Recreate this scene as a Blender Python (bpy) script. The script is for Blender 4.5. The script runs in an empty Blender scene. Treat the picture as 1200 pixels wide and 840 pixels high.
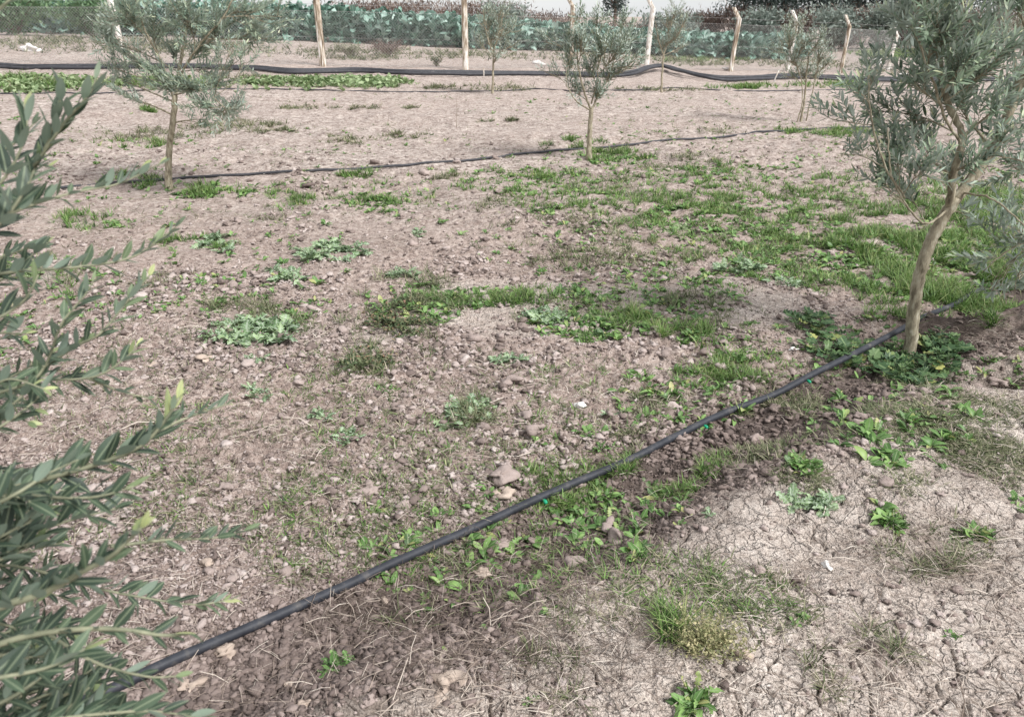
import bpy, math, random
import numpy as np
R = math.radians
rng = np.random.default_rng(7)
random.seed(7)
col = bpy.context.scene.collection
scene = bpy.context.scene

# ------------------------------------------------------------------ camera
F = 900.0; PITCH = R(24.0); CAMZ = 1.6
cp, sp = math.cos(PITCH), math.sin(PITCH)
cam_d = bpy.data.cameras.new('camera'); cam = bpy.data.objects.new('camera', cam_d); col.objects.link(cam)
cam.location = (0, 0, CAMZ); cam.rotation_euler = (math.pi/2 - PITCH, 0, 0)
cam_d.sensor_width = 36; cam_d.lens = 36*F/1200; cam_d.clip_start = 0.05; cam_d.clip_end = 3000
cam_d.dof.use_dof = True; cam_d.dof.focus_distance = 4.0; cam_d.dof.aperture_fstop = 11.0
scene.camera = cam

# ------------------------------------------------------------------ noise
def _h(ix, iy, s):
    v = (ix.astype(np.int64)*374761393 + iy.astype(np.int64)*668265263 + s*1274126177) & 0xffffffff
    v = ((v ^ (v >> 13))*1103515245) & 0xffffffff
    v = ((v ^ (v >> 16))*2246822519) & 0xffffffff
    return ((v ^ (v >> 15)) & 0xffffff)/float(0xffffff)
def vn(x, y, s=0):
    x = np.asarray(x, float); y = np.asarray(y, float)
    ix = np.floor(x); iy = np.floor(y); fx = x-ix; fy = y-iy
    fx = fx*fx*(3-2*fx); fy = fy*fy*(3-2*fy)
    a = _h(ix, iy, s); b = _h(ix+1, iy, s); c = _h(ix, iy+1, s); d = _h(ix+1, iy+1, s)
    return ((a*(1-fx)+b*fx)*(1-fy) + (c*(1-fx)+d*fx)*fy)*2-1
def fbm(x, y, o=4, s=0, g=.5):
    t = 0; a = 1; n = 0
    for i in range(o):
        t = t + a*vn(x*2**i+13.7*i, y*2**i-7.1*i, s+i); n += a; a *= g
    return t/n
def cell(x, y, s=0):
    ix = np.floor(x); iy = np.floor(y)
    f1 = np.full(x.shape, 9.); f2 = np.full(x.shape, 9.); idv = np.zeros(x.shape)
    for dx in (-1, 0, 1):
        for dy in (-1, 0, 1):
            cx = ix+dx; cy = iy+dy
            px = cx+_h(cx, cy, s); py = cy+_h(cx, cy, s+77)
            d = np.hypot(px-x, py-y); i = _h(cx, cy, s+151)
            m = d < f1
            f2 = np.where(m, f1, np.minimum(f2, d)); idv = np.where(m, i, idv); f1 = np.where(m, d, f1)
    return f1, f2, idv
def ss(a, b, x):
    t = np.clip((x-a)/(b-a), 0, 1); return t*t*(3-2*t)

# ------------------------------------------------------------------ terrain
def flatP(px, py):
    u = (px-600)/F; v = -(py-420)/F
    d = np.array([u, cp+v*sp, -sp+v*cp]); t = -CAMZ/d[2]
    return d[0]*t, d[1]*t
LA = flatP(140, 803); LB = flatP(1107, 361)
_l = math.hypot(LB[0]-LA[0], LB[1]-LA[1]); LT = ((LB[0]-LA[0])/_l, (LB[1]-LA[1])/_l)
def sdist(x, y):                       # + = near / right side of the drip pipe
    return (x-LA[0])*LT[1] - (y-LA[1])*LT[0]
TREE = flatP(1068, 420); PIT = flatP(1172, 446); BANK = flatP(1150, 392); BANK2 = flatP(1000, 378)
def gau(x, y, c, rx, ry, a=0):
    dx = x-c[0]; dy = y-c[1]; ca, sa = math.cos(a), math.sin(a)
    u = (dx*ca+dy*sa)/rx; v = (-dx*sa+dy*ca)/ry
    return np.exp(-(u*u+v*v))
def masks(x, y):
    s = sdist(x, y); n = fbm(x*1.6, y*1.6, 3, 5)
    near = ss(7.5, 5.0, y)
    crust = ss(.42, .72, s+.28*n)*near
    crust = np.maximum(crust, .8*ss(.25, .5, fbm(x*.9+3, y*.9, 3, 31))*ss(1.6, 2.2, y)*ss(7, 5, y))
    damp = np.exp(-np.abs((s-.27-.10*n)/.30)**3)*ss(6.5, 4.5, y)
    return s, n, crust, damp
def Hm(x, y):
    x = np.asarray(x, float); y = np.asarray(y, float)
    s, n, crust, damp = masks(x, y)
    near = ss(9, 5, y)
    h = near*(.125*ss(.28, .62, s+.14*n) - .045*np.exp(-((s-.16)/.2)**2))
    h = h + .045*fbm(x*.8, y*.8, 3, 11)*ss(120, 30, y) + .03*fbm(x*2.3, y*2.3, 2, 17)*ss(30, 8, y)
    h = h - .05*gau(x, y, TREE, .28, .22) - .24*gau(x, y, PIT, .30, .15, .25) + .15*gau(x, y, BANK, .35, .12, -.3) + .06*gau(x, y, BANK2, .35, .16)
    # cross slope towards the fence, rise behind it on the left
    cs = np.interp(x, [-30, -8, 4, 15, 40], [.5, .3, 0, -.4, -.5])
    h = h + ss(8, 24, y)*cs + ss(22, 31, y)*np.interp(x, [-25, -12, 0, 6], [.6, .45, .15, 0])
    return h
def H(x, y):
    x = np.asarray(x, float); y = np.asarray(y, float)
    h = Hm(x, y)
    s, n, crust, damp = masks(x, y)
    r = np.hypot(x, y)
    cl = (1-crust)*ss(16, 5, r)*(.45+.55*ss(-.3, .4, fbm(x*1.1, y*1.1, 2, 51)))
    wx = x+.03*vn(x*22, y*22, 3); wy = y+.03*vn(x*22, y*22, 4)
    f1, f2, i = cell(wx*11, wy*11, 9)
    h = h + cl*.026*i*np.clip(1-(f1/.58)**2, 0, 1)
    f1, f2, i = cell(wx*26+5, wy*26, 10)
    h = h + cl*.016*i*np.clip(1-(f1/.58)**2, 0, 1)
    f1, f2, i = cell(wx*55+5, wy*55, 110)
    h = h + cl*.008*i*np.clip(1-(f1/.6)**2, 0, 1)*ss(6, 4, r)
    h = h + .010*fbm(x*9, y*9, 4, 21, .6)*(1+.8*cl)*ss(60, 15, r)
    h = h + .004*(1-.3*crust)*fbm(x*45, y*45, 3, 27, .6)*ss(12, 4, r)
    f1, f2, i = cell(x*4.2+2*vn(x*2, y*2, 5)*.3, y*4.2, 19)
    h = h + ss(3.5, 7, r)*ss(40, 20, r)*.045*i*np.clip(1-(f1/.6)**2, 0, 1)*ss(-.4, .2, fbm(x*.5, y*.5, 2, 57))
    h = h + ss(4, 8, r)*ss(60, 20, r)*.022*fbm(x*2.2, y*4.5, 4, 29, .65)
    # drying cracks in the smooth crust
    wx = x+.06*fbm(x*9, y*9, 3, 41); wy = y+.06*fbm(x*9, y*9, 3, 42)
    f1, f2, i = cell(wx*9.5, wy*9.5, 14)
    ck = ss(-.30, .15, fbm(x*5, y*5, 2, 61))
    h = h - crust*ck*.022*np.exp(-((f2-f1)/.038)**2) + crust*.003*i
    f1, f2, i = cell(wx*24, wy*24, 15)
    h = h - crust*ck*.005*np.exp(-((f2-f1)/.07)**2) + crust*.002*i + crust*.005*fbm(x*30, y*30, 4, 28, .65)
    return h
def P(px, py, fn=Hm):
    px = np.atleast_1d(np.asarray(px, float)); py = np.atleast_1d(np.asarray(py, float))
    u = (px-600)/F; v = -(py-420)/F
    d = np.stack([u, cp+v*sp, -sp+v*cp], 1); d[:, 2] = np.minimum(d[:, 2], -.004)
    t = -CAMZ/d[:, 2]
    if len(t) > 2000 and py.min() > 165:
        for _ in range(8):
            t = .15*t+.85*(fn(d[:, 0]*t, d[:, 1]*t)-CAMZ)/d[:, 2]
        q = d*t[:, None]; q[:, 2] += CAMZ; return q
    lo = np.zeros_like(t)+.3; hi = np.minimum(t*2.2+1, 400)
    for _ in range(34):
        m = (lo+hi)/2; z = CAMZ+d[:, 2]*m
        ab = z > fn(d[:, 0]*m, d[:, 1]*m)
        lo = np.where(ab, m, lo); hi = np.where(ab, hi, m)
    q = d*lo[:, None]; q[:, 2] += CAMZ
    return q
def P1(px, py): return P(px, py)[0]
def PD(px, py, depth):               # a point a given distance in front of the camera plane
    u = (px-600)/F; v = -(py-420)/F
    return np.array([u*depth, (cp+v*sp)*depth, CAMZ+(-sp+v*cp)*depth])
def pixm(pt):                        # metres per photo pixel at a point
    dep = pt[1]*cp-(pt[2]-CAMZ)*sp
    return dep/F

# ------------------------------------------------------------------ mesh builder
class MB:
    def __init__(s): s.v = []; s.f = {}; s.a = []; s.n = 0
    def add(s, v, faces, attr=None):
        v = np.asarray(v, float).reshape(-1, 3)
        if attr is None: attr = np.full((len(v), 3), .5)
        for f in faces:
            f = np.asarray(f, np.int64)
            if f.size: s.f.setdefault(f.shape[1], []).append(f+s.n)
        s.v.append(v); s.a.append(np.asarray(attr, float)); s.n += len(v)
    def build(s, name, mat, parent=None, smooth=True, origin=None):
        me = bpy.data.meshes.new(name)
        if s.n:
            V = np.concatenate(s.v); A = np.concatenate(s.a)
            if origin is not None: V = V-np.asarray(origin)
            me.vertices.add(len(V)); me.vertices.foreach_set('co', V.astype(np.float32).ravel())
            idx = []; tot = []
            for k, fl in s.f.items():
                f = np.concatenate(fl); idx.append(f.ravel()); tot.append(np.full(len(f), k))
            idx = np.concatenate(idx); tot = np.concatenate(tot)
            me.loops.add(len(idx)); me.loops.foreach_set('vertex_index', idx.astype(np.int32))
            me.polygons.add(len(tot)); st = np.concatenate([[0], np.cumsum(tot)[:-1]])
            me.polygons.foreach_set('loop_start', st.astype(np.int32))
            if smooth: me.polygons.foreach_set('use_smooth', np.ones(len(tot), bool))
            at = me.color_attributes.new('v', 'FLOAT_COLOR', 'POINT')
            at.data.foreach_set('color', np.concatenate([A, np.ones((len(A), 1))], 1).astype(np.float32).ravel())
            me.update(calc_edges=True)
        me.materials.append(mat)
        o = bpy.data.objects.new(name, me); col.objects.link(o)
        if parent is not None: o.parent = parent
        elif origin is not None: o.location = tuple(origin)
        return o
def tag(o, label=None, cat=None, group=None, kind=None):
    if label: o['label'] = label
    if cat: o['category'] = cat
    if group: o['group'] = group
    if kind: o['kind'] = kind
    return o
def empty(name, loc, label, cat, group=None):
    o = bpy.data.objects.new(name, None); col.objects.link(o); o.location = tuple(loc); o.empty_display_size = .1
    return tag(o, label, cat, group)
def nrm(v): return v/np.maximum(np.linalg.norm(v, axis=-1, keepdims=True), 1e-9)

def tube(mb, path, rad, n=6, rough=0, rnd=.5, cap=True):
    path = np.asarray(path, float); m = len(path)
    rad = np.broadcast_to(np.asarray(rad, float), (m,))
    T = nrm(np.gradient(path, axis=0))
    ref = np.array([0, 0, 1.]) if abs(T[0][2]) < .8 else np.array([1., 0, 0])
    a = np.linspace(0, 2*np.pi, n, endpoint=False)
    X = nrm(np.cross(ref, T)); Y = np.cross(T, X)
    rr = rad[:, None]*(1+rough*rng.uniform(-1, 1, (m, n)))
    v = path[:, None, :]+rr[..., None]*(np.cos(a)[None, :, None]*X[:, None, :]+np.sin(a)[None, :, None]*Y[:, None, :])
    i = np.arange(m-1)[:, None]*n; j = np.arange(n)[None, :]; j2 = (j+1) % n
    q = np.stack([i+j, i+j2, i+n+j2, i+n+j], -1).reshape(-1, 4)
    fs = [q]
    if cap: fs.append(np.arange(n)[::-1][None, :]); fs.append((np.arange(n)+(m-1)*n)[None, :])
    at = np.zeros((m*n, 3)); at[:, 0] = rnd; at[:, 1] = np.repeat(np.linspace(0, 1, m), n)
    mb.add(v, fs, at)
def spline(pts, k=8):
    p = np.asarray(pts, float); p = np.concatenate([[2*p[0]-p[1]], p, [2*p[-1]-p[-2]]])
    out = []
    for i in range(1, len(p)-2):
        t = np.linspace(0, 1, k, endpoint=False)[:, None]
        out.append(.5*((2*p[i])+(-p[i-1]+p[i+1])*t+(2*p[i-1]-5*p[i]+4*p[i+1]-p[i+2])*t**2+(-p[i-1]+3*p[i]-3*p[i+1]+p[i+2])*t**3))
    out.append(p[-2][None]); return np.concatenate(out)

# leaf templates: columns t (along), w (across, times width), h (lift, times length)
def strip(ts, ws, curve, fold):
    T = []; Fq = []
    for t, w in zip(ts, ws): T += [[t, -w, curve(t)+fold*w], [t, 0, curve(t)], [t, w, curve(t)+fold*w]]
    for i in range(len(ts)-1):
        b = i*3; Fq += [[b, b+1, b+4, b+3], [b+1, b+2, b+5, b+4]]
    return np.array(T), [np.array(Fq)]
OL_NEAR = strip([0, .12, .3, .5, .7, .87, 1], [.06, .26, .46, .5, .42, .22, .01], lambda t: -.10*t*t+.04*t, .05)
OL_MID = strip([0, .3, .7, 1], [.08, .48, .4, .02], lambda t: -.1*t*t, .05)
OL_FAR = (np.array([[0, 0, 0], [.45, -.5, .02], [1, 0, -.06], [.45, .5, .02]]), [np.array([[0, 1, 2, 3]])])
GRASS = (np.array([[0, -.5, 0], [0, .5, 0], [.35, .45, .0], [.35, -.45, .0], [.7, .32, -.10], [.7, -.32, -.10], [1, 0, -.30]]),
         [np.array([[0, 1, 2, 3], [3, 2, 4, 5]]), np.array([[5, 4, 6]])])
STRAW = (np.array([[0, -.5, 0], [0, .5, 0], [.5, .5, .05], [.5, -.5, .05], [1, .35, 0], [1, -.35, 0], [0, 0, .012], [.5, 0, .062], [1, 0, .012]]),
         [np.array([[1, 6, 7, 2], [6, 0, 3, 7], [2, 7, 8, 4], [7, 3, 5, 8]])])
OVAL = strip([0, .2, .45, .7, .9, 1], [.05, .3, .5, .46, .26, .03], lambda t: .25*t-.45*t*t, .10)
CABB = strip([0, .25, .45, .6, .75, .9, 1], [.06, .07, .38, .5, .44, .40, .10], lambda t: .25*t-.55*t*t, .16)
def lobed():
    ts = [0, .15, .22, .30, .38, .46, .54, .62, .70, .78, .86, .93, 1]
    ws = [.05, .10, .34, .12, .46, .15, .5, .16, .46, .15, .34, .2, .02]
    T, Fq = strip(ts, ws, lambda t: .22*t-.42*t*t, .12)
    T[2::3, 0] -= .02; return T, Fq
THIS = lobed()
def mallow():
    T = [[0, 0, 0]]; n = 22
    for k in range(n):
        a = -math.pi*.92+2*math.pi*.92*k/(n-1)
        r = .5*(1+.16*math.cos(a*7.2))*(1 if abs(a) < 2.6 else .9)
        T.append([math.cos(a)*r+.12, math.sin(a)*r, .10*r+.06*math.cos(a*7.2)])
    return np.array(T), [np.array([[0, i+1, i+2] for i in range(n-1)])]
MALL = mallow()
def leaves(mb, tpl, B, D, N, L, W, rnd=None, noise=0):
    B = np.atleast_2d(B); n = len(B)
    if not n: return
    T, Fs = tpl; k = len(T)
    D = nrm(np.broadcast_to(D, (n, 3))); N = np.broadcast_to(N, (n, 3))
    S = nrm(np.cross(D, N)); N = np.cross(S, D)
    L = np.broadcast_to(np.asarray(L, float), (n,)); W = np.broadcast_to(np.asarray(W, float), (n,))
    cu = rng.uniform(-.3, 2.3, n)
    V = B[:, None]+D[:, None]*(L[:, None]*T[None, :, 0])[..., None]+S[:, None]*(W[:, None]*T[None, :, 1])[..., None]+N[:, None]*(L[:, None]*cu[:, None]*T[None, :, 2])[..., None]
    if noise: V = V+N[:, None]*(rng.normal(0, 1, (n, k))*noise*L[:, None])[..., None]
    if rnd is None: rnd = rng.random(n)
    at = np.zeros((n, k, 3)); at[..., 0] = np.asarray(rnd)[:, None]; at[..., 1] = T[None, :, 0]; at[..., 2] = np.abs(T[None, :, 1])
    off = (np.arange(n)*k)[:, None, None]
    mb.add(V.reshape(-1, 3), [(f[None]+off).reshape(-1, f.shape[1]) for f in Fs], at.reshape(-1, 3))

# ------------------------------------------------------------------ materials
def newmat(name):
    m = bpy.data.materials.new(name); m.use_nodes = True; nt = m.node_tree; nt.nodes.clear()
    return m, nt, nt.nodes, nt.links
def ramp(nd, stops):
    r = nd.new('ShaderNodeValToRGB'); e = r.color_ramp.elements
    while len(e) < len(stops): e.new(.5)
    for k, (p, c) in enumerate(stops): e[k].position = p; e[k].color = (*c, 1)
    return r
def noise(nd, lk, scale, detail=4, rough=.6, vec=None):
    n = nd.new('ShaderNodeTexNoise'); n.inputs['Scale'].default_value = scale; n.inputs['Detail'].default_value = detail
    n.inputs['Roughness'].default_value = rough
    if vec is not None: lk.new(vec, n.inputs['Vector'])
    return n
def mix(nd, lk, fac, a, b, mode='MIX'):
    m = nd.new('ShaderNodeMix'); m.data_type = 'RGBA'; m.blend_type = mode
    for s, x in ((m.inputs[0], fac), (m.inputs[6], a), (m.inputs[7], b)):
        if hasattr(x, 'default_value') or hasattr(x, 'is_linked'): lk.new(x, s)
        elif isinstance(x, (tuple, list)): s.default_value = (*x, 1)
        else: s.default_value = x
    return m.outputs[2]
def math_(nd, lk, op, a, b=None, clamp=False):
    m = nd.new('ShaderNodeMath'); m.operation = op; m.use_clamp = clamp
    for s, x in ((m.inputs[0], a), (m.inputs[1], b)):
        if x is None: continue
        if hasattr(x, 'is_linked'): lk.new(x, s)
        else: s.default_value = x
    return m.outputs[0]

def leafmat(name, stops, under=None, rib=None, rough=.55, trans=.25, tip=None, patch=None):
    m, nt, nd, lk = newmat(name)
    at = nd.new('ShaderNodeAttribute'); at.attribute_name = 'v'
    sep = nd.new('ShaderNodeSeparateColor'); lk.new(at.outputs['Color'], sep.inputs[0])
    rp = ramp(nd, stops); lk.new(sep.outputs[0], rp.inputs[0]); c = rp.outputs[0]
    geo = nd.new('ShaderNodeNewGeometry')
    nz = noise(nd, lk, 60, 3, .6, geo.outputs['Position'])
    c = mix(nd, lk, .35, c, math_(nd, lk, 'ADD', nz.outputs[0], .5), 'MULTIPLY')
    if rib: c = mix(nd, lk, math_(nd, lk, 'MULTIPLY', math_(nd, lk, 'LESS_THAN', sep.outputs[2], .07), .55), c, rib)
    if tip: c = mix(nd, lk, math_(nd, lk, 'POWER', sep.outputs[1], 4.), c, tip)
    if patch:
        n2 = noise(nd, lk, 90, 2, .5, geo.outputs['Position'])
        c = mix(nd, lk, math_(nd, lk, 'MULTIPLY', math_(nd, lk, 'GREATER_THAN', n2.outputs[0], .56), .6), c, patch)
    if under: c = mix(nd, lk, math_(nd, lk, 'MULTIPLY', geo.outputs['Backfacing'], .85), c, under)
    b = nd.new('ShaderNodeBsdfPrincipled'); lk.new(c, b.inputs['Base Color']); b.inputs['Roughness'].default_value = rough
    b.inputs['Specular IOR Level'].default_value = .4
    t = nd.new('ShaderNodeBsdfTranslucent'); lk.new(c, t.inputs['Color'])
    mx = nd.new('ShaderNodeMixShader'); mx.inputs[0].default_value = trans
    lk.new(b.outputs[0], mx.inputs[1]); lk.new(t.outputs[0], mx.inputs[2])
    o = nd.new('ShaderNodeOutputMaterial'); lk.new(mx.outputs[0], o.inputs['Surface']); return m
def plain(name, stops, scale=20, rough=.8, bump=.3, bscale=60, detail=5, stretch=None, useattr=False, spec=.3, bdist=.004):
    m, nt, nd, lk = newmat(name)
    tc = nd.new('ShaderNodeTexCoord'); vec = tc.outputs['Object']
    if stretch:
        mp = nd.new('ShaderNodeMapping'); mp.inputs['Scale'].default_value = stretch; lk.new(vec, mp.inputs['Vector']); vec = mp.outputs[0]
    n = noise(nd, lk, scale, detail, .65, vec); rp = ramp(nd, stops)
    if useattr:
        at = nd.new('ShaderNodeAttribute'); at.attribute_name = 'v'
        sep = nd.new('ShaderNodeSeparateColor'); lk.new(at.outputs['Color'], sep.inputs[0])
        f = math_(nd, lk, 'ADD', math_(nd, lk, 'MULTIPLY', sep.outputs[0], .65), math_(nd, lk, 'MULTIPLY', n.outputs[0], .35)); lk.new(f, rp.inputs[0])
    else: lk.new(n.outputs[0], rp.inputs[0])
    b = nd.new('ShaderNodeBsdfPrincipled'); lk.new(rp.outputs[0], b.inputs['Base Color']); b.inputs['Roughness'].default_value = rough
    b.inputs['Specular IOR Level'].default_value = spec
    n2 = noise(nd, lk, bscale, 5, .7, vec); bp = nd.new('ShaderNodeBump'); bp.inputs['Strength'].default_value = bump
    bp.inputs['Distance'].default_value = bdist
    lk.new(n2.outputs[0], bp.inputs['Height']); lk.new(bp.outputs[0], b.inputs['Normal'])
    o = nd.new('ShaderNodeOutputMaterial'); lk.new(b.outputs[0], o.inputs['Surface']); return m

SOIL = (.375, .300, .27); SOILD = (.115, .084, .073); SOILP = (.55, .48, .445); CRUST = (.57, .50, .455); STRAWC = (.50, .43, .35)
def groundmat():
    m, nt, nd, lk = newmat('dry_soil')
    geo = nd.new('ShaderNodeNewGeometry'); pos = geo.outputs['Position']
    at = nd.new('ShaderNodeAttribute'); at.attribute_name = 'v'
    sep = nd.new('ShaderNodeSeparateColor'); lk.new(at.outputs['Color'], sep.inputs[0])   # crust, damp and darkened spots, far-pale
    n0 = noise(nd, lk, 3.5, 6, .65, pos); n1 = noise(nd, lk, 28, 6, .7, pos); n2 = noise(nd, lk, 160, 4, .7, pos); n3 = noise(nd, lk, .8, 4, .6, pos)
    r = ramp(nd, [(.30, SOILD), (.5, SOIL), (.68, SOILP)]); lk.new(n1.outputs[0], r.inputs[0]); c = r.outputs[0]
    r2 = ramp(nd, [(.32, (.34, .28, .24)), (.5, CRUST), (.68, (.70, .64, .595))]); lk.new(math_(nd, lk, 'MULTIPLY', math_(nd, lk, 'ADD', n0.outputs[0], n1.outputs[0]), .5), r2.inputs[0])
    c = mix(nd, lk, sep.outputs[0], c, r2.outputs[0])
    # pale crumbs, straw bits, dark specks; contrast widened to stand for micro shading
    r3 = ramp(nd, [(.32, (.30, .27, .25)), (.44, (.85, .83, .81)), (.56, (1.1, 1.1, 1.08)), (.68, (1.75, 1.75, 1.7))]); lk.new(n2.outputs[0], r3.inputs[0])
    c = mix(nd, lk, .8, c, r3.outputs[0], 'MULTIPLY')
    r4 = ramp(nd, [(.3, (.82, .80, .78)), (.7, (1.15, 1.14, 1.12))]); lk.new(n3.outputs[0], r4.inputs[0])
    c = mix(nd, lk, 1., c, r4.outputs[0], 'MULTIPLY')
    # pale straw thatch farther off
    mp = nd.new('ShaderNodeMapping'); mp.inputs['Scale'].default_value = (9, 11, 1); lk.new(pos, mp.inputs['Vector'])
    n5 = noise(nd, lk, 2.2, 7, .75, mp.outputs[0]); n6 = noise(nd, lk, .55, 7, .72, mp.outputs[0]); n5 = nd.new('ShaderNodeMath'); n5.operation = 'MULTIPLY_ADD'; n5.inputs[1].default_value = .55
    n7 = noise(nd, lk, 2.2, 7, .75, mp.outputs[0]); lk.new(n7.outputs[0], n5.inputs[0]); lk.new(math_(nd, lk, 'MULTIPLY', n6.outputs[0], .45), n5.inputs[2])
    r5 = ramp(nd, [(.41, (.085, .065, .055)), (.465, (.29, .235, .205)), (.53, (.50, .43, .385)), (.62, (.76, .69, .62))]); lk.new(n5.outputs[0], r5.inputs[0])
    c = mix(nd, lk, math_(nd, lk, 'MULTIPLY', sep.outputs[2], .8), c, r5.outputs[0])
    c = mix(nd, lk, math_(nd, lk, 'MULTIPLY', sep.outputs[1], .92), c, (.075, .058, .050))
    b = nd.new('ShaderNodeBsdfPrincipled'); lk.new(c, b.inputs['Base Color']); b.inputs['Roughness'].default_value = .95; b.inputs['Specular IOR Level'].default_value = .15
    hs = math_(nd, lk, 'ADD', math_(nd, lk, 'MULTIPLY', n1.outputs[0], 1.), math_(nd, lk, 'MULTIPLY', n2.outputs[0], .35))
    nw = noise(nd, lk, 9, 4, .6, pos); vm = nd.new('ShaderNodeVectorMath'); vm.operation = 'MULTIPLY_ADD'; lk.new(nw.outputs['Color'], vm.inputs[0]); vm.inputs[1].default_value = (.13, .13, .13); lk.new(pos, vm.inputs[2])
    for sc_, wd_, am_ in ((8.5, .04, .9), (21, .06, .45)):
        vo = nd.new('ShaderNodeTexVoronoi'); vo.voronoi_dimensions = '2D'; vo.feature = 'DISTANCE_TO_EDGE'; vo.inputs['Scale'].default_value = sc_; lk.new(vm.outputs[0], vo.inputs['Vector'])
        e = math_(nd, lk, 'MULTIPLY', vo.outputs['Distance'], 1/wd_, True)
        hs = math_(nd, lk, 'ADD', hs, math_(nd, lk, 'MULTIPLY', math_(nd, lk, 'MULTIPLY', e, am_), math_(nd, lk, 'MULTIPLY', sep.outputs[0], math_(nd, lk, 'MULTIPLY', math_(nd, lk, 'SUBTRACT', n0.outputs[0], .38), 6., True))))
    bp = nd.new('ShaderNodeBump'); bp.inputs['Strength'].default_value = 1.; bp.inputs['Distance'].default_value = .022
    lk.new(hs, bp.inputs['Height']); lk.new(bp.outputs[0], b.inputs['Normal'])
    o = nd.new('ShaderNodeOutputMaterial'); lk.new(b.outputs[0], o.inputs['Surface']); return m

M = {}
M['ground'] = groundmat()
M['clod'] = plain('soil_clod', [(.12, (.12, .094, .084)), (.3, (.21, .165, .147)), (.55, (.375, .305, .276)), (.8, (.48, .41, .38)), (1, (.62, .57, .53))], 40, .95, .8, 130, useattr=True, spec=.1, bdist=.006)
M['stone'] = plain('pale_stone', [(.3, (.36, .28, .23)), (.6, (.50, .41, .34)), (.8, (.62, .54, .46))], 14, .9, .8, 70, spec=.15, bdist=.008)
M['white'] = plain('white_limestone', [(.3, (.6, .57, .53)), (.7, (.85, .83, .8))], 14, .85, .4, 60)
M['olive'] = leafmat('olive_leaf', [(0, (.024, .040, .028)), (.4, (.050, .080, .050)), (.7, (.10, .145, .085)), (.88, (.21, .27, .12)), (1, (.44, .48, .22))],
                     under=(.25, .32, .25), rib=(.26, .31, .20), rough=.5, trans=.2)
M['olive_mid'] = leafmat('silvery_olive_leaf', [(0, (.06, .10, .065)), (.4, (.16, .225, .15)), (.75, (.29, .37, .26)), (.92, (.42, .49, .30)), (1, (.5, .52, .32))],
                     under=(.42, .48, .43), rib=(.30, .35, .24), rough=.4, trans=.2)
M['olive_far'] = leafmat('young_olive_leaf', [(0, (.10, .145, .11)), (.4, (.21, .275, .20)), (.8, (.33, .39, .28)), (1, (.50, .53, .36))],
                     under=(.46, .53, .46), rough=.45, trans=.2)
M['bark'] = plain('olive_bark', [(.32, (.12, .10, .07)), (.46, (.26, .225, .16)), (.58, (.38, .34, .25)), (.7, (.52, .49, .39))], 14, .85, .9, 60, stretch=(3, 3, 1), bdist=.006)
M['twig'] = plain('olive_twig', [(.3, (.13, .14, .09)), (.7, (.34, .34, .23))], 30, .7, .2, 90)
M['grass'] = leafmat('grass_blade', [(0, (.022, .052, .014)), (.3, (.062, .135, .028)), (.6, (.13, .26, .06)), (.85, (.25, .41, .11)), (1, (.50, .48, .26))], rough=.5, trans=.3, tip=(.26, .27, .12))
M['dull'] = leafmat('dull_grass_blade', [(0, (.05, .065, .03)), (.45, (.12, .145, .065)), (.75, (.24, .24, .14)), (1, (.48, .42, .32))], rough=.7, trans=.2)
M['straw'] = plain('dry_straw', [(.14, (.07, .052, .042)), (.4, (.28, .22, .18)), (.7, (.54, .47, .40)), (1, (.74, .68, .60))], 40, .8, .1, 90, useattr=True)
M['thistle'] = leafmat('thistle_leaf', [(0, (.08, .145, .06)), (.5, (.17, .27, .125)), (1, (.32, .43, .22))], rib=(.5, .56, .44), rough=.55, trans=.2, patch=(.42, .49, .38))
M['weed'] = leafmat('weed_leaf', [(0, (.045, .10, .025)), (.5, (.125, .25, .065)), (.9, (.26, .42, .13)), (1, (.42, .40, .16))], rib=(.3, .38, .2), rough=.5, trans=.25)
M['mallow'] = leafmat('mallow_leaf', [(0, (.035, .075, .032)), (.5, (.075, .145, .055)), (.9, (.14, .22, .085)), (1, (.42, .42, .14))], rib=(.25, .34, .16), rough=.5, trans=.25)
M['darkweed'] = leafmat('dark_weed_leaf', [(0, (.06, .085, .04)), (.5, (.10, .14, .065)), (.8, (.17, .19, .09)), (1, (.30, .17, .12))], rough=.6, trans=.2)
M['pale'] = leafmat('pale_weed_leaf', [(0, (.10, .16, .06)), (.5, (.24, .33, .15)), (1, (.46, .54, .32))], rough=.5, trans=.3)
M['yellow'] = leafmat('yellow_green_leaf', [(0, (.14, .16, .07)), (.5, (.27, .28, .13)), (1, (.62, .54, .32))], rough=.6, trans=.3)
M['cabbage'] = leafmat('cabbage_leaf', [(0, (.04, .09, .06)), (.4, (.12, .235, .175)), (.8, (.26, .40, .33)), (1, (.44, .56, .49))], rib=(.45, .55, .5), rough=.45, trans=.15)
M['bush'] = leafmat('bush_leaf', [(0, (.07, .13, .065)), (.5, (.13, .22, .11)), (1, (.22, .32, .17))], rough=.5, trans=.2)
M['dry'] = leafmat('dry_reddish_twig', [(0, (.045, .034, .028)), (.5, (.17, .12, .10)), (.85, (.30, .24, .20)), (1, (.38, .36, .29))], rough=.9, trans=.1)
M['pine'] = leafmat('pine_needles', [(0, (.028, .040, .036)), (.6, (.06, .085, .075)), (1, (.12, .15, .13))], rough=.7, trans=.1)
M['greybush'] = leafmat('grey_bush_leaf', [(0, (.13, .16, .14)), (.5, (.22, .26, .225)), (1, (.34, .38, .33))], rough=.7, trans=.15)
M['pipe'] = plain('black_polyethylene', [(.35, (.016, .018, .024)), (.54, (.028, .031, .040)), (.66, (.07, .066, .066)), (.8, (.20, .17, .155))], 16, .62, .25, 60, spec=.45)
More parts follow.
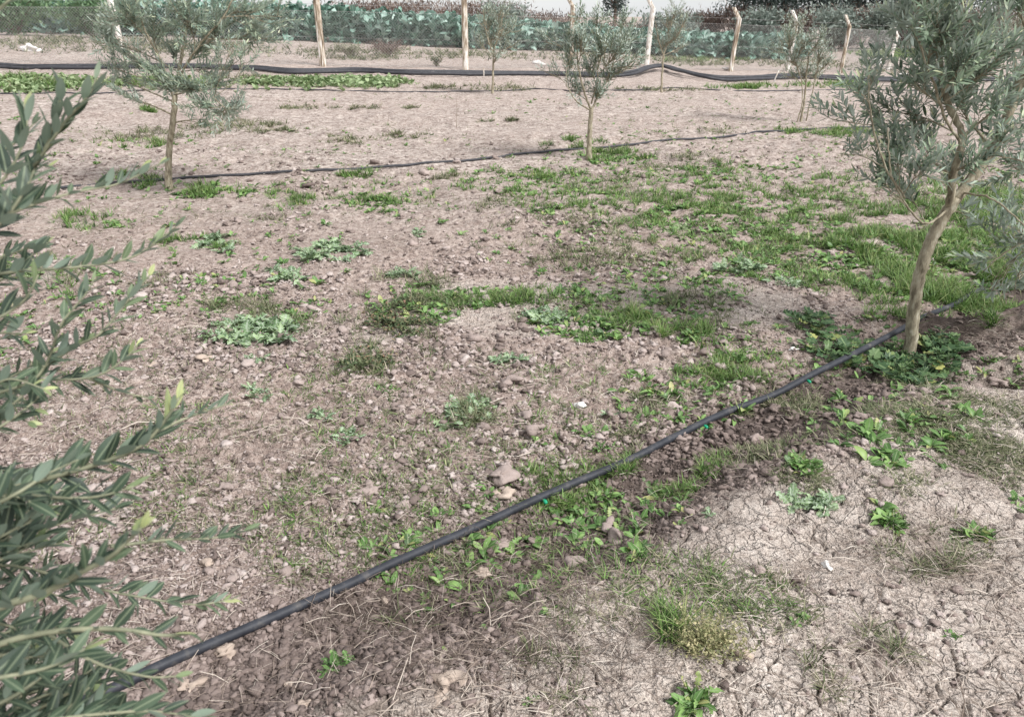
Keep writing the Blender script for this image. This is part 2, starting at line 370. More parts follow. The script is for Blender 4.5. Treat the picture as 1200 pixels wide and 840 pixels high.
M['pipe2'] = plain('dusty_black_polyethylene', [(.3, (.026, .027, .032)), (.6, (.05, .05, .056)), (.8, (.16, .145, .14))], 8, .6, .2, 60, spec=.35)
M['tie'] = plain('green_plastic', [(.3, (.0, .22, .11)), (.7, (.02, .34, .18))], 20, .4, .05, 60)
M['conc'] = plain('weathered_whitewash', [(.36, (.36, .28, .21)), (.46, (.62, .57, .51)), (.6, (.82, .80, .77))], 6, .9, .4, 40, stretch=(4, 4, 1), bdist=.01)
M['rust'] = plain('rust_stained_post', [(.38, (.15, .11, .08)), (.46, (.32, .25, .18)), (.53, (.52, .45, .36)), (.62, (.78, .75, .71))], 5, .9, .4, 40, stretch=(4, 4, .5), bdist=.01)
M['wire'] = plain('galvanised_wire', [(.3, (.34, .33, .32)), (.7, (.5, .49, .47))], 5, .6, .05, 60)
M['petal'] = plain('white_scrap', [(.35, (.55, .50, .45)), (.5, (.76, .74, .70)), (.7, (.88, .88, .85))], 20, .7, .2, 60)
M['deadwood'] = plain('dead_wood', [(.3, (.12, .09, .07)), (.7, (.28, .21, .17))], 20, .9, .3, 60)

# ------------------------------------------------------------------ ground
def build_ground():
    r = [0.25]
    while r[-1] < 70: r.append(r[-1]+max(.0030, (.00055 if r[-1] < 3.4 else .0008)*(r[-1]**2+2.56)) if r[-1] > .9 else r[-1]+.05)
    while r[-1] < 2500: r.append(r[-1]*1.15)
    r = np.array(r)
    th = np.concatenate([np.linspace(-180, -54, 64)[:-1], np.linspace(-54, 54, 1050), np.linspace(54, 180, 64)[1:-1]])*math.pi/180
    nr, nt_ = len(r), len(th)
    X = r[:, None]*np.sin(th)[None]; Y = r[:, None]*np.cos(th)[None]
    Z = np.where(r[:, None] < 90, H(X, Y), Hm(X, Y)*0+Hm(X*0+np.clip(X, -30, 40), Y*0+60))
    s, n, crust, damp = masks(X, Y)
    damp_dark = damp*ss(-.6, .0, fbm(X*3, Y*3, 3, 71))
    damp_dark = np.maximum(damp_dark, .95*gau(X, Y, PIT, .27, .13, .25)); damp_dark = np.maximum(damp_dark, .5*gau(X, Y, TREE, .3, .2))  # pit and trunk foot darkened too, in the same channel as the furrow
    far = ss(3.8, 9.5, Y+1.2*fbm(X*.7, Y*.7, 3, 81))*(.72+.4*fbm(X*.6, Y*1.2, 3, 82))
    V = np.stack([X, Y, Z], -1).reshape(-1, 3); A = np.stack([crust, damp_dark, np.clip(far, 0, 1)], -1).reshape(-1, 3)
    i = np.arange(nr-1)[:, None]*nt_; j = np.arange(nt_)[None]; j2 = (j+1) % nt_
    q = np.stack([i+j, i+j2, i+nt_+j2, i+nt_+j], -1).reshape(-1, 4)[:, ::-1]
    mb = MB(); mb.add(V, [q], A)
    c = len(V); mb.add(np.array([[0, 0, float(Hm(0, 0))]]), [])
    mb.f.setdefault(3, []).append(np.stack([np.full(nt_, c), (np.arange(nt_)+1) % nt_, np.arange(nt_)], 1))
    o = mb.build('ground', M['ground']); o['kind'] = 'structure'
build_ground()

# ------------------------------------------------------------------ pixel-region sampling (gives world points on the ground)
def in_ell(n, cx, cy, rx, ry, pw=.6):
    a = rng.uniform(0, 2*math.pi, n); q = rng.random(n)**pw
    return cx+rx*q*np.cos(a), cy+ry*q*np.sin(a)
def onto(px, py):
    q = P(px, py); q[:, 2] = H(q[:, 0], q[:, 1]); return q
def rdir(n, zlo, zhi):
    a = rng.uniform(0, 2*math.pi, n); z = rng.uniform(zlo, zhi, n)
    return np.stack([np.cos(a), np.sin(a), z], 1)

# ------------------------------------------------------------------ clods
def ico(sub):
    import bmesh
    bm = bmesh.new(); bmesh.ops.create_icosphere(bm, subdivisions=sub, radius=1)
    v = np.array([x.co[:] for x in bm.verts]); f = np.array([[q.index for q in x.verts] for x in bm.faces]); bm.free(); return v, f
ICO1, ICO2, ICO3 = ico(1), ico(2), ico(3)
def lump(base, amp, seed):
    v, f = base; g = np.random.default_rng(seed); w = v.copy(); d = np.zeros(len(v))
    for k in range(9):
        n = nrm(g.normal(0, 1, 3)[None])[0]; c = g.uniform(.42, .85)
        d = d+np.maximum(0, v@n-c)*-1.0
    for k in range(5):
        n = g.normal(0, 1.6, 3); d = d+amp*.35*np.sin(v@n*1.7+g.uniform(0, 6))
    return w*(1+d[:, None]+(g.normal(0, .17, (len(v), 1)) if len(v) < 100 else 0)), f
def rocks(name, pts, size, base, amp, nvar, flat=.65, wet=None):
    mb = MB(); g = np.random.default_rng(3)
    vs = [lump(base, amp, 100+k) for k in range(nvar)]
    which = g.integers(0, nvar, len(pts))
    for k in range(nvar):
        sel = np.where(which == k)[0]
        if not len(sel): continue
        v, f = vs[k]; n = len(sel)
        a = g.uniform(0, 2*math.pi, n); ca, sa = np.cos(a), np.sin(a)
        tl = g.uniform(0, 2*math.pi, n); v2 = v[None].repeat(n, 0)
        y = v2[..., 1]*np.cos(tl)[:, None]-v2[..., 2]*np.sin(tl)[:, None]; z = v2[..., 1]*np.sin(tl)[:, None]+v2[..., 2]*np.cos(tl)[:, None]
        x = v2[..., 0]*g.uniform(.8, 1.3, n)[:, None]
        xx = x*ca[:, None]-y*sa[:, None]; yy = x*sa[:, None]+y*ca[:, None]
        V = np.stack([xx, yy, z*flat], -1)*size[sel][:, None, None]+pts[sel][:, None]
        V[..., 2] += size[sel][:, None]*.20
        at = np.zeros((n, len(v), 3)); at[..., 0] = (g.random(n)*(1-(.97 if base is ICO1 else .72)*(wet[sel] if wet is not None else 0)))[:, None]
        mb.add(V.reshape(-1, 3), [(f[None]+(np.arange(n)*len(v))[:, None, None]).reshape(-1, 3)], at.reshape(-1, 3))
    return mb
def clods():
    n = 300000
    px = rng.uniform(-100, 1300, n); py = 170+(rng.random(n)**.9)*700
    q = onto(px, py); s, nn, cr, dm = masks(q[:, 0], q[:, 1])
    dens = (1-cr)*(.25+.75*ss(-.35, .35, fbm(q[:, 0]*1.3, q[:, 1]*1.3, 3, 91)))
    dens = np.where(py < 300, dens*.35, dens)
    k = rng.random(n) < np.clip(dens, .02, 1)*.62
    q = q[k]; s = s[k]
    m = len(q); sz = .0048*np.exp(rng.normal(0, .5, m))*(.75+.6*ss(-.3, .4, fbm(q[:, 0]*2.1, q[:, 1]*2.1, 2, 97)))*(1+.17*q[:, 1])
    big = rng.random(m) < .03; sz[big] *= rng.uniform(1.6, 2.4, big.sum())
    wet = (s > -.1) & (s < .5) & (q[:, 1] < 4); sz[wet] *= 1.15
    sz = np.minimum(sz, .010+.005*q[:, 1]); wetc = np.clip(np.exp(-np.abs((s-.26)/.30)**3)*(q[:, 1] < 5.5), 0, 1)
    sm = sz < .014
    mb = rocks('c', q[sm], sz[sm], ICO1, .3, 12, wet=wetc[sm]); mb2 = rocks('c', q[~sm], sz[~sm], ICO2, .4, 14, wet=wetc[~sm])
    for v, a in zip(mb2.v, mb2.a): pass
    off = mb.n
    for v in mb2.v: mb.v.append(v)
    for a in mb2.a: mb.a.append(a)
    for kk, fl in mb2.f.items():
        for f in fl: mb.f.setdefault(kk, []).append(f+off)
    mb.n += mb2.n
    tag(mb.build('soil_clods', M['clod'], smooth=False), 'crumbly pinkish brown soil clods scattered over the tilled ground', 'soil', kind='stuff')
clods()

# ------------------------------------------------------------------ straw litter
def litter():
    mb = MB(); n = 90000
    px = rng.uniform(-60, 1260, n); py = 90+(rng.random(n)**.9)*800
    q = onto(px, py); s, nn, cr, dm = masks(q[:, 0], q[:, 1])
    dens = .25+.75*ss(-.1, .45, fbm(q[:, 0]*2.2, q[:, 1]*2.2, 3, 101))-.55*dm
    dens *= np.where(py > 300, np.where(cr > .5, .22, .6), 1.3)
    k = rng.random(n) < dens*.7; q = q[k]; dm = dm[k]; m = len(q); dist = np.hypot(q[:, 1], 1.6)
    D = rdir(m, -.05, .18); L = rng.uniform(.015, .06, m)*(1+.09*dist); L = np.where(rng.random(m) < .03, L*1.9, L)
    W = rng.uniform(.0010, .0022, m)*(1+.22*np.maximum(dist-2, 0))
    N = rdir(m, 1.2, 2.5); q[:, 2] += .003+rng.uniform(0, .01, m)
    leaves(mb, STRAW, q, D, N, L, W, rng.random(m)**np.where(dist > 5, 1.5, 1.)*(1-.7*dm))
    # matted heaps of dead stems, traced from the photograph
    for (cx, cy, rx, ry, c, l0) in [(a_[0], a_[1], a_[2], a_[3], int(a_[4]*(1.1 if a_[0] < 840 and 560 < a_[1] < 780 else .5)), a_[5]*.62) for a_ in [(560, 640, 140, 45, 800, .10), (500, 750, 150, 60, 900, .11), (640, 690, 70, 40, 400, .1), (430, 700, 90, 50, 400, .1), (1100, 650, 110, 45, 1000, .10), (950, 655, 70, 40, 350, .07), (1010, 770, 80, 50, 500, .08), (700, 760, 100, 50, 550, .08),
                                    (860, 690, 60, 40, 160, .08), (1180, 700, 70, 50, 300, .1), (770, 590, 60, 35, 300, .08), (1150, 400, 60, 22, 700, .09), (1170, 455, 45, 20, 400, .09), (930, 480, 60, 30, 250, .07), (700, 280, 90, 30, 500, .1),
                                    (640, 300, 70, 25, 200, .1), (860, 550, 60, 25, 250, .08), (320, 800, 110, 40, 350, .1), (620, 820, 120, 25, 300, .1), (1100, 560, 90, 30, 350, .08), (720, 640, 60, 30, 300, .07), (880, 800, 100, 35, 200, .08)]]:
        x, y = in_ell(c, cx, cy, rx, ry); q = onto(x, y); m = len(q)
        q[:, 2] += np.abs(rng.normal(0, .012, m))+.002
        leaves(mb, STRAW, q, rdir(m, -.12, .35), rdir(m, 1, 3), rng.uniform(.4, 1.4, m)*l0, rng.uniform(.0006, .0014, m), rng.random(m)**np.where(cx < 840 and 560 < cy < 780, 5.0, 1.6))
    tag(mb.build('straw_litter', M['straw']), 'broken dry stems and straw lying over the soil', 'straw', kind='stuff')
litter()

# ------------------------------------------------------------------ grass
GB = [ (100, 55, 180, 8, 140, .16, 'd'), (450, 64, 140, 6, 110, .16, 'd'), (700, 68, 120, 5, 80, .16, 'd'), (870, 73, 120, 5, 120, .16, 'd'), (830, 70, 60, 4, 40, .14, 'g'), (960, 77, 60, 4, 60, .14, 'd'), (280, 62, 120, 7, 60, .15, 'd'), (1060, 84, 80, 5, 50, .13, 'd'),
 (960, 255, 160, 40, 420, .05, 'g'), (1120, 285, 110, 65, 480, .085, 'g'), (780, 290, 70, 28, 70, .045, 'd'), (860, 270, 140, 36, 260, .05, 'g'), (700, 212, 140, 18, 120, .05, 'g'), (480, 225, 150, 14, 90, .05, 'g'), (1060, 330, 80, 22, 190, .07, 'g'), (760, 240, 110, 16, 130, .05, 'g'),
 (620, 350, 60, 10, 50, .05, 'g'), (1150, 240, 80, 40, 140, .07, 'g'), (300, 255, 120, 14, 40, .045, 'd'), (760, 560, 60, 24, 90, .04, 'g'), (820, 530, 80, 24, 90, .04, 'd'), (660, 620, 70, 24, 16, .04, 'g'),
 # cx, cy, rx, ry, tufts, blade length, kind
 (1110, 290, 130, 60, 420, .085, 'g'), (1150, 335, 90, 40, 240, .09, 'g'), (960, 290, 100, 30, 200, .055, 'g'), (1010, 270, 80, 25, 160, .07, 'g'), (880, 240, 120, 28, 180, .055, 'g'), (870, 330, 70, 16, 90, .04, 'g'), (950, 330, 60, 20, 90, .05, 'g'),
 (900, 300, 90, 24, 120, .045, 'd'), (770, 252, 80, 14, 100, .05, 'g'), (660, 262, 80, 14, 70, .05, 'd'), (690, 300, 80, 26, 120, .06, 'd'), (850, 150, 10, 3, 3, .05, 'd'),
 (480, 345, 70, 24, 130, .07, 'd'), (550, 348, 60, 12, 50, .05, 'g'), (680, 378, 60, 22, 60, .055, 'g'), (745, 390, 70, 20, 80, .065, 'g'), (700, 380, 90, 26, 70, .05, 'd'), (810, 398, 50, 12, 60, .06, 'g'), (770, 345, 50, 22, 60, .06, 'd'), (850, 370, 60, 20, 50, .04, 'd'),
 (295, 375, 55, 25, 60, .07, 'd'), (240, 287, 60, 8, 60, .05, 'g'), (420, 430, 50, 14, 80, .05, 'd'), (550, 480, 40, 22, 50, .06, 'd'), (370, 390, 50, 20, 30, .05, 'd'), (580, 300, 50, 20, 40, .05, 'd'), (460, 400, 60, 22, 50, .05, 'd'),
 (700, 580, 70, 26, 70, .04, 'g'), (660, 555, 50, 14, 30, .035, 'g'), (740, 620, 50, 25, 60, .04, 'd'), (860, 440, 60, 22, 150, .045, 'g'), (800, 480, 70, 30, 120, .04, 'd'), (850, 500, 60, 20, 90, .04, 'g'), (900, 545, 70, 20, 110, .04, 'd'),
 (930, 480, 70, 25, 90, .035, 'd'), (1040, 520, 90, 50, 300, .03, 'c'), (1110, 500, 90, 40, 300, .03, 'c'), (1170, 545, 70, 30, 160, .03, 'c'), (1080, 470, 80, 25, 200, .035, 'c'), (980, 550, 60, 25, 120, .03, 'c'), (960, 455, 50, 20, 80, .03, 'c'), (1190, 500, 40, 40, 80, .03, 'c'),
 (1140, 370, 70, 15, 90, .07, 'g'), (1190, 380, 40, 20, 50, .07, 'g'), (1060, 360, 60, 16, 60, .05, 'g'), (1090, 640, 100, 35, 40, .04, 'd'), (1010, 780, 50, 35, 22, .045, 'd'), (790, 738, 25, 22, 14, .045, 'g'), (640, 790, 50, 30, 20, .04, 'd'),
 (570, 650, 70, 30, 12, .05, 'd'), (520, 700, 90, 40, 14, .05, 'd'), (820, 560, 50, 25, 70, .04, 'g'), (770, 525, 50, 18, 60, .04, 'd'), (730, 500, 40, 20, 30, .04, 'd'),
 (430, 238, 40, 10, 50, .06, 'g'), (340, 236, 30, 10, 40, .06, 'g'), (260, 225, 45, 9, 60, .06, 'g'), (410, 207, 50, 6, 40, .06, 'g'), (350, 222, 30, 8, 30, .05, 'd'), (500, 215, 60, 8, 35, .06, 'd'), (560, 200, 35, 6, 30, .06, 'g'), (645, 205, 50, 6, 40, .06, 'g'), (640, 225, 60, 8, 50, .06, 'g'),
 (715, 185, 50, 8, 110, .07, 'g'), (690, 170, 60, 6, 60, .07, 'g'), (800, 190, 60, 9, 60, .06, 'd'), (830, 205, 60, 10, 60, .06, 'g'), (640, 240, 50, 9, 50, .05, 'g'), (730, 220, 60, 10, 50, .05, 'd'), (560, 240, 60, 10, 40, .05, 'd'), (900, 225, 80, 14, 90, .06, 'g'), (980, 215, 60, 14, 50, .06, 'g'),
 (160, 215, 40, 8, 60, .07, 'g'), (105, 260, 40, 10, 40, .07, 'g'), (330, 155, 30, 4, 20, .06, 'd'), (475, 160, 25, 4, 18, .07, 'd'), (405, 165, 30, 5, 24, .07, 'd'), (270, 150, 60, 8, 60, .08, 'd'), (180, 160, 60, 10, 50, .08, 'd'), (580, 142, 25, 3, 14, .07, 'd'), (495, 127, 25, 2, 10, .07, 'd'), (420, 128, 30, 2, 14, .07, 'd'), (360, 128, 40, 3, 24, .07, 'd'),
 (140, 170, 60, 6, 40, .07, 'g'), (170, 130, 20, 3, 16, .08, 'g'), (870, 103, 50, 2.5, 60, .10, 'g'), (780, 106, 50, 2, 30, .09, 'd'), (560, 104, 60, 3.5, 50, .10, 'd'), (980, 101, 50, 3, 60, .12, 'g'), (1000, 157, 40, 5, 60, .07, 'g'), (935, 155, 30, 3, 24, .07, 'g'), (840, 155, 60, 3, 20, .05, 'd'),
 (30, 98, 60, 7, 80, .12, 'g'), (160, 98, 60, 5, 70, .12, 'g'), (250, 55, 90, 4, 60, .15, 'd'), (560, 66, 60, 3, 40, .12, 'd'), (820, 66, 80, 5, 60, .12, 'd'), (80, 50, 90, 7, 80, .15, 'd'), (430, 66, 60, 5, 40, .15, 'd'), (1060, 64, 60, 4, 300, .22, 'g'), (1130, 66, 60, 5, 150, .22, 'g'), (300, 92, 60, 4, 40, .1, 'd'),
 (1095, 175, 120, 30, 60, .05, 'd'), (340, 600, 90, 60, 16, .03, 'd'), (150, 330, 70, 30, 40, .06, 'd'), (30, 330, 60, 40, 50, .06, 'g'),
]
def tufts(mb, tx, ty, bl, lo, hi, wide=1., spread=.018, up=(.5, 2.6)):
    q0 = onto(tx, ty); nb = rng.integers(lo, hi, len(q0)); bl = bl*1.25; idx = np.repeat(np.arange(len(q0)), nb)
    q = q0[idx]; m = len(q); dist = np.hypot(q[:, 1], 1.6)
    D = rdir(m, up[0], up[1]); D = nrm(D); q = q+D*[1, 1, 0]*(spread*rng.random(m)*(1+.08*dist))[:, None]
    q[:, 2] -= .004
    W = rng.uniform(.0018, .0046, m)*(1+.18*np.maximum(dist-2.5, 0))*wide
    rt = rng.random(len(q0))
    leaves(mb, GRASS, q, D, np.stack([-D[:, 0]*.3, -D[:, 1]*.3, np.ones(m)*1.], 1)+rng.normal(0, .25, (m, 3)), bl*rng.uniform(.4, 1.35, m), W, np.clip(.65*rt[idx]+.5*rng.random(m)-.07, 0, 1))
def grass():
    g = MB(); d = MB(); c = MB()
    for cx, cy, rx, ry, n, bl, k in GB:
        n = int(n*3.0)
        # irregular clumped sampling inside the patch
        nc = max(3, n//9); ax, ay = in_ell(nc, cx, cy, rx, ry, .55)
        i = rng.integers(0, nc, n); tx = ax[i]+rng.normal(0, max(rx*.16, 3), n); ty = ay[i]+rng.normal(0, max(ry*.18, .8), n)
        if cy > 165:
            q = P(tx, ty); m_ = fbm(q[:, 0]*5, q[:, 1]*5, 3, 131) > (-.04 if (n > 300 and k == 'g') else 0.02); tx, ty = tx[m_], ty[m_]
        far = cy < 150
        if k == 'g': tufts(g, tx, ty, bl, 5, 11)
        elif k == 'd': tufts(d, tx, ty, bl, 4, 9, up=(.3, 1.8))
        else: tufts(c, tx, ty, bl, 5, 10, wide=.9, spread=.03, up=(.15, 1.0))
    # thin general scatter following its own patchiness
    n = 15000; px = rng.uniform(-40, 1240, n); py = 110+rng.random(n)*740
    q = P(px, py); m = fbm(q[:, 0]*.9, q[:, 1]*.9, 3, 111)
    right = ss(500, 900, px)*ss(480, 260, py)
    k = (m+.5*right-.15*(py > 520)) > .12
    k &= rng.random(len(px)) > .75*masks(q[:, 0], q[:, 1])[3]
    tufts(d, px[k], py[k], .035, 3, 6, up=(.2, 1.4))
    k2 = (m+.6*right) > .33; tufts(g, px[k2], py[k2], .032, 3, 6, up=(.3, 1.6))
    tag(g.build('green_grass', M['grass']), 'fresh green grass growing in patches over the soil', 'grass', kind='stuff')
    tag(d.build('dull_grass', M['dull']), 'dull half dry grass growing in thin patches over the soil', 'grass', kind='stuff')
    tag(c.build('creeping_grass', M['dull']), 'low creeping grass mat between the olive trunk and the bare crust', 'grass', kind='stuff')
grass()

# ------------------------------------------------------------------ weeds
def rosette(mb, c, size, tpl, n, wr, up=(.1, .7), spread=.25, noise_=.02, rnd=None):
    D = nrm(rdir(n, *up)); B = np.repeat(np.asarray(c)[None], n, 0)+D*[1, 1, 0]*(size*spread*rng.random(n))[:, None]
    L = size*rng.uniform(.45, 1.05, n)
    leaves(mb, tpl, B, D, np.array([[0, 0, 1.]])+rng.normal(0, .25, (n, 3)), L, L*wr*rng.uniform(.8, 1.2, n), rnd, noise_)
def stemmed(mb, c, size, tpl, n, wr, hgt, noise_=.02):
    for _ in range(n):
        d = rdir(1, .3, 1.6)[0]; d = d/np.linalg.norm(d); l = hgt*random.uniform(.3, 1)
        top = np.asarray(c)+d*l*[1.2, 1.2, 1]+[0, 0, .01]
        tube(mb, spline([np.asarray(c)-[0, 0, .005], (np.asarray(c)+top)/2+[0, 0, .2*l], top], 3), .0013, 3, cap=False)
        s = size*random.uniform(.6, 1.15); dd = nrm(np.array([d[0], d[1], random.uniform(-.1, .4)])[None])
        leaves(mb, tpl, (top-dd[0]*s*.12)[None], dd, np.array([[0, 0, 1.]])+rng.normal(0, .3, (1, 3)), s, s*wr, None, noise_)
def bushy(mb, c, leaf, n, hgt, up):
    for _ in range(n):
        d = nrm(rdir(1, up*.4, up*2.2))[0]; l = hgt*random.uniform(.5, 1.2)
        p = spline([np.asarray(c), np.asarray(c)+d*l*.5+rng.normal(0, .008, 3), np.asarray(c)+d*l+rng.normal(0, .008, 3)], 4)
        tube(mb, p, .0007, 3, cap=False, rnd=.7); k = 16
        B = p[rng.integers(1, len(p), k)]+rng.normal(0, .004, (k, 3))
        leaves(mb, OVAL, B, rdir(k, -.3, 1.2), rng.normal(0, .5, (k, 3))+[0, 0, 1], leaf*rng.uniform(.5, 1.2, k), leaf*.55*rng.uniform(.5, 1.1, k))
def weed(kind, px, py, rx, ry, n, label):
    """one weed or one close clump of weeds; rx, ry its half extent in photo pixels"""
    c = onto([px], [py])[0]; mb = MB(); s = pixm(c)
    if kind in ('thistle', 'leafy', 'pale', 'seedling') and n > 1: n = max(6, int(n*(2.6 if kind in ('leafy', 'pale') else 1.9)))
    X, Y = in_ell(n, px, py, max(rx*.75, 1), max(ry*.7, 1)); Q = onto(X, Y)
    mat = {'thistle': 'thistle', 'mallow': 'mallow', 'leafy': 'weed', 'dark': 'darkweed', 'tuft': 'grass', 'yellow': 'yellow', 'pale': 'pale', 'seedling': 'weed'}[kind]
    for q in Q:
        q = q-[0, 0, .003]
        if n > 1 and kind in ('leafy', 'pale', 'mallow', 'seedling'):      # creeping runner between the shoots
            m_ = (c+q)/2+[random.gauss(0, .006), random.gauss(0, .006), .004]; tube(mb, spline([c+[0, 0, .002], m_, q+[0, 0, .004]], 3), .0012, 3)
        if kind == 'thistle': rosette(mb, q, rx*s*.95*random.uniform(.7, 1.1)/max(1, n**.30), THIS, random.randint(11, 16), .55, (.1, 1.1), noise_=.04)
        elif kind == 'mallow': stemmed(mb, q, random.uniform(.035, .065), MALL, 7, 1., .11, .02)
        elif kind == 'leafy': rosette(mb, q, .048*random.uniform(.5, 1.25), OVAL if random.random() < .6 else THIS, 12, .40, (.1, 1.3), noise_=.05)
        elif kind == 'dark':
            bushy(mb, q, .022, 6, .10, .3)
        elif kind == 'tuft':
            m = 40; D = nrm(rdir(m, .8, 3.5)); leaves(mb, GRASS, q+D*[1, 1, 0]*.02*rng.random((m, 1)), D, np.array([[0, 0, 1.]])+rng.normal(0, .3, (m, 3)), rng.uniform(.06, .13, m), rng.uniform(.002, .004, m), .6+.4*rng.random(m))
        elif kind == 'yellow': bushy(mb, q, .009, 6, .09, .8)
        elif kind == 'pale': rosette(mb, q, .06*random.uniform(.6, 1.2), THIS, 8, .5, (.15, 1.0))
        elif kind == 'seedling': rosette(mb, q, rx*s*1.15/ (1 if n == 1 else 1.8), OVAL, 7, .5, (.2, 1.0), noise_=.04)
    nm = {'thistle': 'thistle', 'mallow': 'mallow_plant', 'leafy': 'leafy_weed', 'dark': 'creeping_weed', 'tuft': 'grass_tuft', 'yellow': 'yellow_weed', 'pale': 'leafy_weed', 'seedling': 'seedling'}[kind]
    o = mb.build(nm, M[mat], origin=c); tag(o, label, 'grass tuft' if kind == 'tuft' else 'weed')
W_ = [
 ('thistle', 390, 296, 48, 19, 7, 'broad grey green thistle clump, left of centre, highest of the big ones on the clods'),
 ('thistle', 332, 325, 32, 12, 4, 'smaller low thistle just left and below the broad grey green clump'),
 ('thistle', 262, 289, 32, 11, 4, 'thistle rosette at the right end of a thin grass streak, left part of the field'),
 ('thistle', 295, 392, 68, 20, 9, 'widest pale thistle mat with a tall arching stem, beside the foreground branches'),
 ('leafy', 345, 378, 26, 14, 6, 'green leafy weed at the right end of the widest thistle mat'),
 ('thistle', 300, 467, 22, 11, 3, 'small pale thistle below the widest thistle mat, near the olive tips'),
 ('thistle', 302, 426, 16, 6, 2, 'tiny pale thistle directly under the widest thistle mat'),
 ('thistle', 375, 487, 22, 12, 3, 'small thistle right of the olive tips, upper of two neighbouring ones'),
 ('thistle', 400, 516, 24, 15, 3, 'small thistle right of the olive tips, lower of two neighbouring ones'),
 ('thistle', 470, 325, 24, 7, 3, 'flat pale thistle just above the dark creeping weed'),
 ('dark', 470, 375, 45, 26, 26, 'dark creeping weed with reddish stems in the middle of the clods'),
 ('dark', 430, 430, 30, 10, 10, 'low dull creeping weed between the dark clump and the small thistles'),
 ('thistle', 487, 275, 14, 7, 2, 'lone small thistle on bare soil above the dark creeping weed'),
 ('thistle', 648, 372, 34, 16, 5, 'silvery thistle at the left end of the bright grass band'),
 ('leafy', 700, 395, 40, 16, 16, 'bright green leafy weed in the middle of the bright grass band'),
 ('tuft', 770, 395, 14, 10, 3, 'yellowish upright grass tuft at the right end of the bright grass band'),
 ('tuft', 745, 372, 14, 8, 2, 'green upright grass tuft rising behind the bright grass band'),
 ('leafy', 808, 400, 22, 10, 6, 'small leafy weed beyond the right end of the bright grass band'),
 ('thistle', 597, 421, 30, 9, 2, 'flat grey thistle lying alone on the clods at the centre'),
 ('thistle', 545, 490, 44, 24, 5, 'ragged thistle cluster with yellowing stems, centre of the clods above the pipe'),
 ('thistle', 720, 487, 17, 9, 2, 'small thistle just right of the white scrap'),
 ('seedling', 455, 459, 16, 8, 3, 'faint small leafy weed left of the ragged thistle cluster'),
 ('mallow', 1005, 420, 66, 26, 20, 'leafy mallow clump left of the big olive trunk, over the pipe'),
 ('mallow', 1075, 445, 50, 22, 22, 'mallow growing around the foot of the big olive trunk'),
 ('mallow', 1108, 415, 28, 28, 16, 'mallow clump right of the big olive trunk beside the hollow'),
 ('mallow', 950, 388, 30, 12, 8, 'outlying mallow at the left edge of the big mallow clump'),
 ('pale', 790, 268, 22, 8, 6, 'pale leafy weed at the top of the green area, right of centre'),
 ('thistle', 865, 318, 34, 12, 4, 'silvery thistle in the grass left of the big olive'),
 ('thistle', 920, 335, 22, 8, 2, 'small silvery thistle below the grass left of the big olive'),
 ('pale', 1000, 240, 20, 8, 6, 'pale leafy weed under the left tips of the big olive crown'),
 ('leafy', 940, 550, 20, 14, 6, 'green leafy weed right below the pipe at the crust edge'),
 ('thistle', 955, 592, 40, 12, 4, 'bright pale thistle flat on the crust edge, right of centre'),
 ('leafy', 1040, 608, 22, 24, 7, 'upright bushy weed standing on the pale crust at right'),
 ('leafy', 1140, 627, 22, 10, 5, 'low dark green weed near the right edge on the crust'),
 ('leafy', 708, 582, 22, 12, 2, 'broad leaved weed under the pipe beside the clods'),
 ('leafy', 690, 640, 20, 10, 2, 'broad leaved weed in the dark furrow below the pipe'),
 ('leafy', 745, 652, 14, 7, 2, 'small weed at the furrow end where the pale crust begins'),
 ('seedling', 500, 719, 14, 12, 1, 'seedling left of centre in the straw below the pipe'),
 ('seedling', 575, 739, 15, 7, 2, 'seedling with two bright leaves in the straw below the pipe'),
 ('seedling', 645, 713, 13, 7, 1, 'flat seedling on the edge of the cracked crust'),
 ('seedling', 520, 768, 12, 8, 1, 'dark seedling just above the large stone'),
 ('seedling', 440, 600, 14, 8, 2, 'tiny weed on bare soil above the middle of the pipe'),
 ('seedling', 372, 578, 10, 7, 2, 'tiny yellowish weed on bare soil right of the olive tips'),
 ('seedling', 545, 633, 9, 5, 1, 'tiny weed touching the lower side of the pipe near the clods'),
 ('leafy', 400, 784, 16, 12, 4, 'green weed at the lower edge of the pipe, bottom left'),
 ('seedling', 622, 822, 10, 9, 2, 'small weed at the bottom edge right of the large stone'),
 ('leafy', 815, 825, 14, 12, 4, 'green weed cut by the bottom edge under the yellow bush'),
 ('yellow', 835, 760, 36, 24, 22, 'small yellow green bushy weed with faded flower heads on the crust'),
 ('tuft', 795, 740, 18, 18, 1, 'green grass tuft beside the small yellow bushy weed'),
 ('seedling', 935, 728, 14, 8, 2, 'small weed right of the yellow bushy weed'),
 ('seedling', 1110, 740, 12, 7, 1, 'lone tiny weed on the cracked crust at lower right'),
 ('pale', 30, 318, 60, 14, 14, 'pale leafy weeds behind the foreground branches, left edge'),
 ('leafy', 455, 243, 28, 8, 7, 'bright leafy weed left of centre beyond the broad grey thistle'),
 ('leafy', 140, 262, 22, 10, 7, 'yellow green leafy weed behind the top foreground branch'),
 ('thistle', 835, 600, 12, 5, 1, 'small grey weed under the clods at the crust top'),
 ('leafy', 860, 425, 28, 12, 6, 'fresh weed above the pipe, left of the mallow'),
 ('leafy', 640, 252, 30, 7, 7, 'low weed on the ridge above the centre'),
]
for w in W_: weed(*w)
